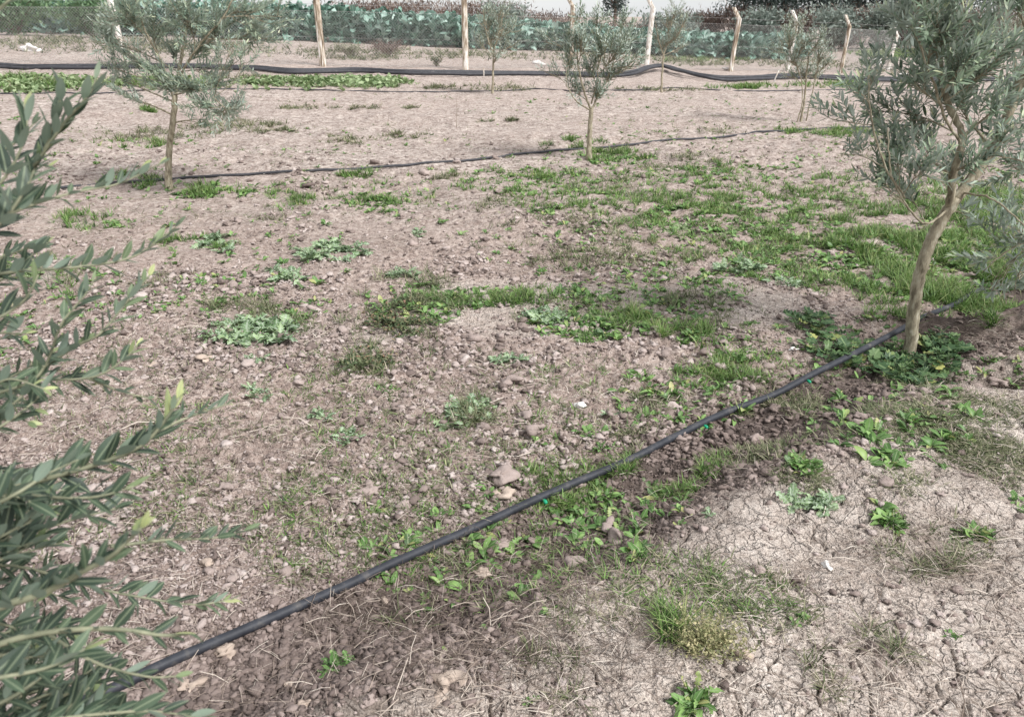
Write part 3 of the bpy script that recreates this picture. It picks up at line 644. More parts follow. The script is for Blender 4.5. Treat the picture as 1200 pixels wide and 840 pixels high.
def small_weeds():
    mb = MB(); n = 7000; px = rng.uniform(-40, 1240, n); py = 115+rng.random(n)*720
    q = onto(px, py); m = fbm(q[:, 0]*1.1, q[:, 1]*1.1, 3, 121)+.5*ss(500, 900, px)*ss(500, 230, py)
    for c in q[m > .14]:
        rosette(mb, c, random.uniform(.015, .045)*(1+.05*c[1]), OVAL if random.random() < .5 else THIS, random.randint(5, 9), .5, (.2, 1.3))
    for (cx, cy, rx, ry, k) in [(a_[0], a_[1], a_[2], a_[3], int(a_[4]*1.9)) for a_ in [(1100, 310, 120, 50, 260), (950, 300, 110, 30, 130), (860, 260, 120, 24, 110), (800, 470, 80, 40, 50), (1050, 500, 110, 50, 45), (720, 600, 90, 34, 30), (490, 360, 60, 25, 40), (720, 188, 50, 8, 50), (820, 205, 120, 12, 60), (640, 215, 100, 18, 60), (430, 240, 60, 12, 30), (270, 225, 80, 9, 40), (560, 640, 150, 70, 40), (750, 350, 120, 40, 70), (700, 382, 80, 20, 60), (560, 350, 60, 12, 30), (300, 300, 120, 60, 40)]]:
        x, y = in_ell(k, cx, cy, rx, ry)
        for c in onto(x, y): rosette(mb, c, random.uniform(.02, .06)*(1+.03*c[1]), OVAL if random.random() < .75 else THIS, random.randint(5, 9), .45, (.2, 1.2))
    tag(mb.build('small_weeds', M['weed']), 'tiny broad leaved weeds sprinkled through the grass patches', 'weeds', kind='stuff')
    mb = MB()
    for (cx, cy, rx, ry, k) in [(380, 97, 105, 6, 420), (60, 97, 80, 7, 160), (200, 95, 60, 5, 100), (30, 105, 40, 6, 60), (440, 98, 45, 7, 160), (300, 100, 190, 9, 120), (40, 100, 110, 10, 80)]:
        x, y = in_ell(k, cx, cy, rx, ry, .75)
        for c in onto(x, y): rosette(mb, c, random.uniform(.07, .18), OVAL, 6, .55, (.4, 1.8))
    tag(mb.build('leafy_ground_cover', M['pale']), 'bright leafy ground cover growing beside the thick pipes', 'weeds', kind='stuff')
small_weeds()

# tall thin dry stems standing in the soil
def stalk(px, py, hpx, label, lean=(0, 0), r=.0016):
    c = onto([px], [py])[0]; h = hpx*pixm(c)*1.05; mb = MB()
    p = spline([c-[0, 0, .01], c+[lean[0]*.4, 0, h*.5], c+[lean[0], lean[1], h]], 5)
    tube(mb, p, np.linspace(r, r*.4, len(p)), 4)
    for k in range(10):
        q = p[random.randint(len(p)//2, len(p)-1)]; leaves(mb, GRASS, q[None], rdir(1, .2, 1.5), np.array([[0, 0, 1.]]), random.uniform(.01, .03), .002)
    tag(mb.build('dead_weed', M['straw'], origin=c), label, 'dry weed')
stalk(535, 150, 34, 'thin dry stem standing on the pale soil above the second pipe', (.02, 0), .006)
stalk(438, 500, 48, 'thin upright dry stem left of the ragged thistle cluster', (.01, 0))
stalk(672, 490, 75, 'tall thin dry stem just left of the white scrap', (-.01, 0))
stalk(697, 520, 105, 'tallest thin stem between the white scrap and the small thistle', (.01, 0))
stalk(1125, 615, 60, 'bent dark dry stem above the low weed near the right edge', (.09, 0))
stalk(200, 360, 60, 'thin dry stem behind the foreground olive tips', (.0, 0))
stalk(1022, 725, 50, 'upright dry stem on the cracked crust at lower right', (.01, 0))

# ------------------------------------------------------------------ single stones
def stone(px, py, wpx, hpx, label, mat='stone', seed=1, name='stone', flat=.55):
    c = onto([px], [py])[0]; s = pixm(c)*wpx*.66
    v, f = lump(ICO3, .5, 500+seed); g = np.random.default_rng(seed)
    v = v*[1, hpx/wpx*1.35, flat]; v = v+nrm(v)*(.05*np.sin(v@g.normal(0, 5, 3))+.03*np.sin(v@g.normal(0, 12, 3)))[:, None]
    a = g.uniform(-.3, .3); v = np.stack([v[:, 0]*math.cos(a)-v[:, 1]*math.sin(a), v[:, 0]*math.sin(a)+v[:, 1]*math.cos(a), v[:, 2]], 1)
    mb = MB(); mb.add(v*s+[0, 0, s*flat*.5], [f]); o = mb.build(name, M[mat], smooth=False); o.location = tuple(c)
    tag(o, label, 'stone' if name == 'stone' else name.replace('_', ' '))
S_ = [(524, 806, 38, 26, 'large pale flat stone at the bottom edge, left of centre', 'stone', 1), (586, 567, 26, 18, 'round soil lump above the pipe, upper of a stacked pair', 'clod', 2), (588, 584, 28, 16, 'round soil lump above the pipe, lower of a stacked pair', 'stone', 3),
 (435, 576, 18, 13, 'lone rounded lump on bare soil above the pipe, left of centre', 'clod', 4), (676, 572, 14, 10, 'soil lump just below the pipe near the centre', 'clod', 5), (713, 623, 17, 12, 'upright knobbly lump in the dark furrow', 'clod', 6), (730, 635, 22, 17, 'knobbly lump in the dark furrow beside the crust', 'clod', 7), (676, 664, 18, 12, 'soil lump at the low end of the dark furrow', 'clod', 8),
 (583, 640, 16, 13, 'soil lump below the pipe among the dead stems', 'clod', 9), (590, 700, 14, 10, 'small lump in the straw between the two bright seedlings', 'clod', 10), (565, 675, 16, 10, 'pale lump in the straw below the middle of the pipe', 'stone', 11), (262, 772, 22, 16, 'pale angular stone under the pipe near the olive leaves', 'stone', 12), (221, 808, 26, 18, 'pale chunk under the pipe end beside the olive leaves', 'stone', 13),
 (340, 810, 14, 11, 'rounded stone near the bottom edge, left', 'stone', 14), (265, 585, 18, 14, 'rounded lump right of the large olive bud', 'clod', 15), (248, 666, 18, 11, 'pale lump right of the olive leaves in the middle', 'stone', 16), (447, 706, 13, 12, 'pale crumbly lump below the left half of the pipe', 'stone', 17), (358, 826, 13, 9, 'smaller stone beside the rounded stone at the bottom left', 'stone', 18),
 (612, 496, 22, 16, 'soil lump beside the ragged thistle cluster', 'clod', 19), (632, 512, 20, 16, 'soil lump right of the ragged thistle cluster', 'clod', 20), (600, 450, 20, 14, 'soil lump beneath the flat grey thistle', 'clod', 21), (181, 428, 9, 8, 'small round pale stone by the foreground olive tips', 'stone', 22), (240, 425, 10, 8, 'small pale stone under the widest thistle mat', 'stone', 23),
 (885, 520, 16, 10, 'soil lump between pipe and grass, right of centre', 'clod', 24), (970, 665, 8, 7, 'tiny white stone on the dry stems of the crust', 'white', 25), (870, 770, 20, 10, 'brownish stone beside the small yellow bushy weed', 'stone', 26), (1170, 452, 16, 10, 'clod at the bottom of the hollow by the big olive', 'clod', 27)]
for px, py, w, h, lab, mt, sd in S_: stone(px, py, w, h, lab, mt, sd, 'soil_lump' if mt == 'clod' else 'stone')
for k, (px, py, w, h, lab) in enumerate([(38, 60, 16, 7, 'white rock beyond the fence at far left'), (8, 79, 7, 4, 'small white rock by the thick pipes at the left edge'), (849, 83, 8, 4, 'white rock at the foot of the bent fence post'), (1028, 76, 14, 4, 'pale rock left of the rightmost white post'), (1058, 90, 9, 5, 'white block near the fence under the big olive crown'), (730, 78, 8, 3, 'white rock left of the leaning white post'), (632, 76, 10, 3, 'white rubble between the fence posts behind the young olive'), (963, 80, 6, 4, 'small white rock among the fence posts at right'), (100, 232, 0, 0, None)]):
    if lab: stone(px, py, w, h, lab, 'white', 40+k, flat=.5)
def scrap(px, py, w, label, seed):
    c = onto([px], [py])[0]; s = pixm(c)*w; mb = MB(); g = np.random.default_rng(seed)
    v, f = lump(ICO3, .6, 900+seed); v = v*(1+.16*np.sin(v@g.normal(0, 7, 3))+.12*np.sin(v@g.normal(0, 13, 3)))[:, None]
    mb.add(v*[.55, .42, .22]*s+[0, 0, s*.14], [f])
    o = mb.build('paper_scrap', M['petal'], smooth=False); o.location = tuple(c+[0, 0, .004]); tag(o, label, 'scrap')
scrap(679, 478, 15, 'crumpled white scrap on the clods at the centre', 1)
scrap(928, 412, 8, 'small whitish scrap on the soil left of the mallow', 2)
scrap(72, 408, 12, 'white scrap on the soil behind the foreground branches', 3)
scrap(984, 427, 7, 'cream coloured scrap under the pipe at the mallow clump', 4)

# ------------------------------------------------------------------ pipes
def ground_line(pix, k=14, r=.02, lift=0, wob=0, seed=0, sm=6, extra=None):
    ex = extra or (lambda a: np.asarray(a)*0)
    q = P(np.array([p[0] for p in pix]), np.array([p[1] for p in pix]), lambda a, b: Hm(a, b)+r+lift+.006+ex(a))
    s = spline(q, k); z = H(s[:, 0], s[:, 1]); zm = np.convolve(np.pad(z, sm, 'edge'), np.ones(2*sm+1)/(2*sm+1), 'valid')
    s[:, 2] = zm+r+lift+ex(s[:, 0])
    if wob: s[:, 2] += wob*vn(np.arange(len(s))*.35, np.zeros(len(s)), seed)
    return s
near_pix = [(-60, 888), (60, 838), (140, 803), (200, 773), (300, 730), (400, 687), (470, 656), (550, 620), (640, 583), (736, 540), (800, 506), (860, 482), (925, 451), (1000, 415), (1060, 387), (1107, 362), (1150, 340)]
pl = ground_line(near_pix, 16, .0165, .004, sm=26, extra=lambda a: .055*ss(1.05, 1.5, a)*ss(2.75, 2.2, a))   # propped on the mallow by the trunk
pr = empty('drip_pipe', pl[0], 'thick black irrigation pipe crossing the foreground diagonally to the big olive', 'pipe')
mb = MB(); tube(mb, pl-pl[0], .0150, 16); mb.build('tube', M['pipe'], pr)
for (px, py) in [(632, 590), (822, 504), (932, 452)]:
    q = P1(px, py); i = int(np.argmin(np.linalg.norm(pl[:, :2]-q[:2], axis=1))); c = pl[i]-pl[0]; t = nrm((pl[i+1]-pl[i-1])[None])[0]
    mb = MB(); c = c-[0, 0, .0015]
    sd = np.cross([0, 0, 1], t); sd = -sd if sd[1] > 0 else sd
    tube(mb, spline([c+sd*.010-[0, 0, .004], c+sd*.022-[0, 0, .006], c+sd*.032-[0, 0, .010]], 3), [.006, .006, .007, .008, .008, .007, .005], 8)
    mb.build('emitter', M['tie'], pr)
def pipe(pix, r, label, mat='pipe2', lift=0, wob=0, k=12, seed=0, shift=(0, 0, 0)):
    s = ground_line(pix, k, r, lift, wob, seed)+np.asarray(shift); mb = MB(); tube(mb, s-s[0], r, 10)
    o = mb.build('irrigation_pipe', M[mat]); o.location = tuple(s[0]); tag(o, label, 'pipe')
pipe([(60, 222), (150, 214), (230, 208), (330, 203), (400, 198), (480, 194), (560, 187), (620, 179), (700, 173), (780, 166), (850, 161), (900, 156), (960, 151), (1020, 148), (1090, 144)], .015, 'black drip pipe running past the young olive at mid field', wob=.006)
pipe([(-60, 112), (0, 110), (60, 109), (110, 110), (160, 106), (230, 105), (310, 104), (390, 106), (470, 108), (530, 107), (600, 106), (625, 105), (680, 107), (740, 106), (790, 103), (850, 106), (930, 107), (1000, 105), (1100, 106), (1200, 104), (1300, 104)], .013, 'thin black drip pipe behind the young olives, just before the leafy strip', wob=.01, seed=4)
BP = [(-80, 79), (0, 79), (60, 80), (140, 80), (230, 79), (300, 82), (340, 85), (420, 84), (480, 87), (560, 87), (640, 88), (700, 89), (740, 89), (762, 84), (778, 82), (800, 88), (830, 93), (880, 93), (930, 91), (980, 93), (1040, 95), (1120, 95), (1300, 95)]
for k, (dy, dz, lab) in enumerate([(0, 0, 'thick black water pipe along the fence, nearest of the bundle'), (-1.7, .01, 'thick black water pipe along the fence, middle of the bundle'), (-3.2, .0, 'thick black water pipe along the fence, farthest of the bundle')]):
    def zz(x): return 0
    pix = [(x, y+dy*(1 if x < 760 or x > 820 else .6)) for x, y in BP]
    s = ground_line(pix, 10, .05); q = P1(775, 88); s[:, 2] += .12*np.exp(-((s[:, 0]-q[0])/1.0)**2)+.012*vn(np.arange(len(s))*.2, np.zeros(len(s))+k, 3)
    mb = MB(); tube(mb, s-s[0], .042, 10); o = mb.build('water_pipe', M['pipe2']); o.location = tuple(s[0]+[0, 0, dz]); tag(o, lab, 'pipe')

# ------------------------------------------------------------------ trees
def twig(tw, lf, p0, d, length, leafL, tpl, step, leafW=.235, up=.35, tw_r=.0014, rn=(0, 1), droop=0, ang=(35, 60), bare=.1, newtip=True, updir=None):
    """a shoot with opposite leaves; returns nothing, fills tw (wood) and lf (leaves)"""
    n = max(4, int(length/.03)); d = np.asarray(d, float)/np.linalg.norm(d); pts = [np.asarray(p0, float)]
    for i in range(n):
        d = d+np.array([random.gauss(0, .07), random.gauss(0, .07), random.gauss(0, .05)+up*.12-droop*.12]); d /= np.linalg.norm(d)
        pts.append(pts[-1]+d*length/n)
    pts = np.array(pts); tube(tw, pts, np.linspace(tw_r, tw_r*.4, len(pts)), 4, cap=False)
    leafshoot(lf, pts, leafL, tpl, step, leafW, rn, ang, bare, newtip, updir)
def leafshoot(lf, pts, leafL, tpl, step, leafW=.2, rn=(0, 1), ang=(35, 60), bare=.1, newtip=True, updir=None):
    seg = np.linalg.norm(np.diff(pts, axis=0), axis=1); cum = np.concatenate([[0], np.cumsum(seg)]); L = cum[-1]
    ts = np.arange(L*bare+step*.5, L, step); 
    if not len(ts): ts = np.array([L*.6])
    B = np.stack([np.interp(ts, cum, pts[:, k]) for k in range(3)], 1); T = nrm(np.stack([np.interp(np.minimum(ts+step, L), cum, pts[:, k])-np.interp(ts-step, cum, pts[:, k]) for k in range(3)], 1))
    ref = rng.normal(0, 1, 3); X = nrm(np.cross(T, ref)); Y = np.cross(T, X)
    m = len(ts); ph = np.arange(m)*math.pi/2+rng.normal(0, .25, m)
    al, an, ab, ar = [], [], [], []
    for sgn in (1, -1):
        side = (np.cos(ph)[:, None]*X+np.sin(ph)[:, None]*Y)*sgn
        if updir is not None: side = nrm(side+np.asarray(updir)*rng.uniform(.2, 1.1, (m, 1)))
        th = np.radians(rng.uniform(ang[0], ang[1], m)); th = th*(1-.5*(ts/L)**3)
        D = T*np.cos(th)[:, None]+side*np.sin(th)[:, None]
        N = nrm(np.cross(np.cross(D, T), D)+rng.normal(0, .3, (m, 3))+[0, 0, .9])
        al.append(D); an.append(N); ab.append(B)
        r = rn[0]+(rn[1]-rn[0])*rng.random(m); r = np.clip(r*.85+.0*ts, 0, 1)
        if newtip: r = np.clip(r+.6*np.maximum(0, ts/L-.8)/.2, 0, 1)
        ar.append(r)
    D = np.concatenate(al); N = np.concatenate(an); B2 = np.concatenate(ab); r = np.concatenate(ar)
    tt = np.concatenate([ts/L, ts/L]); k = rng.random(len(D)) < .93
    Ls = leafL*rng.uniform(.65, 1.15, len(D))*(1-.45*np.maximum(0, tt-.85)/.15)
    leaves(lf, tpl, B2[k], D[k], N[k], Ls[k], (Ls*leafW*rng.uniform(.8, 1.2, len(D)))[k], r[k])

def olive(label, base_px, limbs, clusters, leafL, tpl, step, mat, trunk_r, group=None, depth_spread=.5, tl=(.12, .28), upb=.6, tr=.0018, dens=3.4):
    """limbs: list of (radius_px0, radius_px1, [(px,py,ddepth_m)...]); clusters: (px,py,rx,ry,n twigs)"""
    base = P1(*base_px); D0 = base[1]*cp-(base[2]-CAMZ)*sp
    base = base.copy(); base[2] = float(H(base[0], base[1]))
    root = empty('olive_tree', base, label, 'olive tree', group)
    wood, lf = MB(), MB(); nodes = []
    def PW(px, py, dd):
        # keep to a column above the base: distance along the ground is held, not the distance to the lens
        u = (px-600)/F; v = -(py-420)/F; d = np.array([u, cp+v*sp, -sp+v*cp]); t = (base[1]+dd)/d[1]
        return np.array([d[0]*t, d[1]*t, CAMZ+d[2]*t])
    sc = base[1]/cp/F
    for li, (r0, r1, pp) in enumerate(limbs):
        w = [PW(*p) for p in pp]
        if li == 0: w[0] = base-[0, 0, .05]
        s = spline(w, 7); s[1:-1] += rng.normal(0, .0009*base[1]**.5, s[1:-1].shape)
        rr = np.linspace(r0*sc, r1*sc, len(s))*(.74 if li < 1 else .55 if base[1] > 5 else .7 if li < 3 else .45)
        if li == 0: rr[:5] *= np.linspace(1.35, 1, 5)
        tube(wood, s-base, rr, 10 if li < 3 else 7, rough=.05); nodes += [(q, r) for q, r in zip(s[3:], rr[3:])] if (li or len(limbs) < 6) else [(s[-1], rr[-1]*.6)]
    NP = np.array([q for q, r in nodes]); NR = np.array([r for q, r in nodes])
    for (cx, cy, rx, ry, n) in clusters:
        ctr = PW(cx, cy, random.uniform(-.3, .3)*depth_spread)
        sub = ctr-[0, 0, 1.2*ry*sc]
        i = int(np.argmin(np.linalg.norm((NP-sub)*[1, 1, 1.3], axis=1)+ .6*np.maximum(0, NP[:, 2]-ctr[2])))
        p0 = NP[i]; mid = (p0+ctr)/2+rng.normal(0, .04*np.linalg.norm(ctr-p0)+.005, 3); r0 = min(NR[i]*.55, .003+.25*NR[i])
        path = spline([p0, mid, ctr], 6); tube(wood, path-base, np.linspace(r0, tr*1.3, len(path)), 6)
        out = ctr-p0; out = out/np.linalg.norm(out)
        for _ in range(int(n*dens+.5)):
            a = random.uniform(0, 6.283); q = random.random()**.5
            tgt = ctr+np.array([math.cos(a)*q*rx*sc, random.gauss(0, .5)*rx*sc*.8, math.sin(a)*q*ry*sc])
            st = path[random.randint(len(path)//3, len(path)-1)]
            dd = tgt-st; l = np.linalg.norm(dd)
            tl_ = random.uniform(*tl)
            if l > tl_:   # bare little branchlet leading to the leafy shoot
                e = tgt-dd/l*tl_*.8; tube(wood, spline([st-base, (st+e)/2-base+rng.normal(0, .02, 3)*l, e-base], 3), [tr*1.1]*7, 4, cap=False); st = e
            d = nrm((dd/max(l, 1e-6)+np.array([0, 0, upb])+out*.3+rng.normal(0, .25, 3))[None])[0]
            twig(wood, lf, st-base, d, tl_, leafL, tpl, step, tw_r=tr*.8)
    w = wood.build('trunk', M['bark'], root); c = lf.build('crown', M[mat], root)
    return root

# the big olive at right
olive('large olive at right, curved bare trunk, dense silvery crown leaving the frame', (1067, 424),
  [(9.5, 8.5, [(1067, 424, 0), (1069, 380, 0), (1074, 340, 0), (1084, 300, .0), (1098, 268, .0), (1120, 232, .0)]),
   (8.5, 5.5, [(1118, 236, 0), (1148, 196, .05), (1172, 158, .1), (1190, 110, .12), (1205, 60, .1), (1215, -20, .1), (1220, -120, 0)]),
   (6.0, 3.0, [(1112, 246, 0), (1118, 200, -.05), (1128, 160, -.05), (1110, 120, .0), (1100, 60, .05), (1100, -20, 0), (1110, -100, 0)]),
   (3.5, 1.8, [(1128, 170, -.05), (1108, 140, -.1), (1095, 100, -.15), (1080, 60, -.1), (1075, 0, -.1)]),
   (3.0, 1.5, [(1113, 244, 0), (1085, 262, -.1), (1062, 240, -.15), (1045, 205, -.2), (1040, 150, -.2)]),
   (2.6, 1.5, [(1060, 232, -.15), (1035, 190, -.2), (1020, 130, -.15), (1018, 80, -.1)]),
   (2.6, 1.3, [(1128, 226, 0), (1160, 232, -.15), (1185, 250, -.2), (1215, 280, -.25)]),
   (2.0, 1.0, [(1160, 180, .05), (1200, 190, 0), (1230, 200, 0)])],
  [(1030, 130, 26, 26, 12), (1020, 80, 12, 20, 4), (1045, 175, 28, 28, 13), (1035, 215, 26, 24, 11), (1070, 150, 28, 30, 10), (1080, 205, 28, 26, 9), (1060, 228, 24, 14, 6), (1015, 110, 16, 18, 4), (1000, 108, 12, 10, 3), (975, 140, 9, 10, 3), (985, 182, 22, 10, 3),
   (1080, 60, 30, 30, 16), (1100, 30, 34, 30, 17), (1070, 95, 24, 22, 11), (1090, 110, 30, 26, 13), (1125, 80, 34, 30, 18), (1120, 120, 28, 26, 11), (1150, 50, 30, 30, 13), (1140, 100, 32, 28, 14), (1180, 60, 28, 30, 12), (1165, 130, 28, 22, 9), (1195, 110, 24, 30, 11), (1090, -10, 40, 30, 14),
   (1140, -10, 40, 30, 12), (1190, 10, 30, 30, 10), (1080, -60, 40, 40, 10), (1150, -70, 50, 40, 12), (1210, -50, 40, 40, 10), (1180, 165, 26, 16, 7), (1140, 190, 24, 14, 6), (1190, 200, 24, 18, 7), (1110, 215, 22, 12, 4), (1225, 150, 24, 40, 8), (1180, 250, 26, 16, 6), (1165, 278, 24, 12, 4), (1200, 300, 24, 20, 6), (1150, 320, 16, 14, 2), (1240, 60, 30, 50, 8), (1185, 290, 22, 16, 6), (1195, 330, 18, 22, 6), (1160, 345, 20, 12, 4), (1135, 255, 12, 10, 3), (1120, 200, 18, 14, 4), (1215, 240, 20, 26, 6), (1060, 20, 20, 26, 9)],
  .057, OL_MID, .015, 'olive_mid', .04, depth_spread=.9, tl=(.10, .24), tr=.0018, dens=1.45)
# mid field young olives
G_ = 'young olive trees in the rows'
olive('open spreading olive at upper left behind the foreground branches', (197, 224),
  [(4.8, 3.6, [(197, 224, 0), (198, 180, 0), (203, 140, 0), (205, 112, 0)]),
   (3.4, 1.8, [(205, 116, 0), (210, 80, .1), (216, 50, .2), (222, 0, .2), (226, -60, .2)]), (2.2, 1.2, [(207, 95, 0), (232, 55, -.1), (262, 20, -.1), (290, -40, -.1)]), (2.2, 1.2, [(204, 116, 0), (190, 75, -.1), (168, 30, -.1), (150, -30, -.1)]),
   (1.6, .8, [(204, 112, 0), (235, 105, -.2), (262, 125, -.3)])],
  [(215, 20, 26, 26, 9), (180, 30, 26, 24, 9), (150, 20, 22, 24, 8), (160, 70, 22, 16, 5), (145, 95, 16, 10, 3), (255, 30, 26, 22, 9), (290, 15, 24, 22, 8), (300, 45, 18, 12, 4), (235, 60, 20, 14, 5), (190, 100, 14, 9, 6), (225, 105, 20, 9, 7), (258, 100, 16, 9, 4), (262, 135, 14, 12, 5), (275, 128, 14, 12, 4), (240, 125, 16, 9, 5),
   (215, -30, 40, 30, 11), (160, -40, 40, 30, 9), (280, -40, 40, 30, 9), (205, 60, 16, 14, 4), (175, 85, 12, 8, 2), (330, 20, 14, 14, 3), (320, 45, 16, 12, 2), (130, 50, 14, 20, 4), (125, 20, 16, 20, 4), (135, 80, 16, 12, 3), (150, 115, 12, 8, 2), (285, 75, 20, 14, 2), (270, 60, 20, 14, 3), (235, 140, 14, 9, 2), (242, 82, 12, 8, 2)],
  .060, OL_MID, .020, 'olive_far', .05, G_, 1.3, (.14, .32), upb=.15, tr=.0024, dens=4.0)
olive('small forked olive standing on the mid field pipe at centre', (690, 188),
  [(4.0, 3.0, [(690, 188, 0), (691, 160, 0), (693, 128, 0)]), (2.2, 1.0, [(693, 130, 0), (702, 110, .1), (715, 85, .15), (725, 50, .15)]), (2.2, 1.0, [(693, 130, 0), (685, 108, -.1), (678, 80, -.1), (675, 45, -.1)]), (1.6, .8, [(692, 130, 0), (675, 118, -.2), (664, 100, -.2)]), (1.6, .8, [(693, 122, 0), (700, 90, 0), (702, 40, 0)])],
  [(672, 100, 13, 12, 7), (668, 70, 13, 14, 6), (680, 50, 16, 16, 8), (705, 55, 18, 18, 10), (725, 60, 18, 18, 9), (738, 45, 14, 18, 6), (690, 80, 18, 14, 8), (715, 88, 16, 12, 7), (700, 108, 14, 9, 6), (735, 80, 14, 12, 4), (665, 45, 12, 16, 4), (700, 25, 18, 14, 5), (728, 25, 16, 14, 4), (680, 22, 12, 12, 3), (640, 85, 10, 8, 2), (752, 75, 8, 10, 2), (640, 50, 9, 10, 2), (698, 118, 8, 5, 2)],
  .064, OL_FAR, .022, 'olive_far', .05, G_, .9, (.12, .26), tr=.0032)
olive('slim pale sapling between two fence posts left of centre', (577, 110),
  [(1.6, 1.2, [(577, 110, 0), (578, 85, 0), (578, 60, 0)]), (1.1, .6, [(578, 62, 0), (584, 40, 0), (590, 15, 0)]), (1.1, .6, [(578, 65, 0), (570, 40, 0), (566, 12, 0)])],
  [(575, 45, 14, 14, 8), (590, 35, 14, 14, 8), (570, 25, 14, 14, 8), (598, 55, 12, 9, 4), (585, 15, 16, 12, 7), (562, 50, 9, 9, 3), (582, 66, 10, 8, 4), (605, 30, 10, 12, 4)],
  .075, OL_FAR, .034, 'olive_far', .05, G_, .8, (.18, .36), tr=.006)
olive('slim sapling right of the leaning white fence post', (775, 109),
  [(1.5, 1.1, [(775, 109, 0), (776, 85, 0), (778, 62, 0)]), (1.0, .6, [(778, 64, 0), (784, 45, 0), (788, 20, 0)]), (1.0, .6, [(778, 66, 0), (772, 48, 0), (768, 25, 0)])],
  [(780, 50, 12, 10, 5), (792, 45, 11, 11, 5), (770, 42, 9, 9, 3), (785, 25, 14, 13, 6), (800, 30, 11, 14, 5), (775, 58, 9, 7, 3), (800, 55, 9, 7, 3), (790, 8, 12, 12, 4)],
  .075, OL_FAR, .036, 'olive_far', .05, G_, .8, (.16, .32), tr=.006)
olive('bushy pale sapling on several thin stems left of the big olive', (938, 143),
  [(1.5, .9, [(938, 143, 0), (943, 115, 0), (945, 90, 0), (948, 60, 0)]), (1.3, .8, [(944, 144, .05), (950, 118, .05), (955, 95, 0), (962, 60, 0)]), (1.2, .8, [(934, 144, -.05), (940, 120, -.05), (938, 90, 0), (925, 60, 0)])],
  [(945, 85, 16, 10, 8), (930, 70, 16, 12, 8), (960, 65, 12, 14, 8), (945, 50, 16, 14, 9), (925, 45, 14, 14, 8), (962, 45, 10, 14, 6), (910, 60, 9, 12, 4), (935, 28, 16, 10, 6), (958, 88, 12, 8, 5), (925, 90, 11, 7, 4), (970, 75, 7, 10, 3)],
  .06, OL_FAR, .026, 'olive_far', .05, G_, .9, (.14, .3), tr=.0045)
olive('sapling half hidden by the big olive crown in the next row', (1190, 118),
  [(1.8, 1.2, [(1190, 118, 0), (1190, 85, 0), (1188, 50, 0)]), (1.3, .8, [(1188, 55, 0), (1180, 25, 0), (1178, -10, 0)])],
  [(1180, 40, 16, 16, 8), (1195, 30, 16, 16, 8), (1185, 5, 16, 14, 7), (1170, 20, 12, 12, 4)],
  .075, OL_FAR, .034, 'olive_far', .05, G_, .8, (.18, .36), tr=.006)

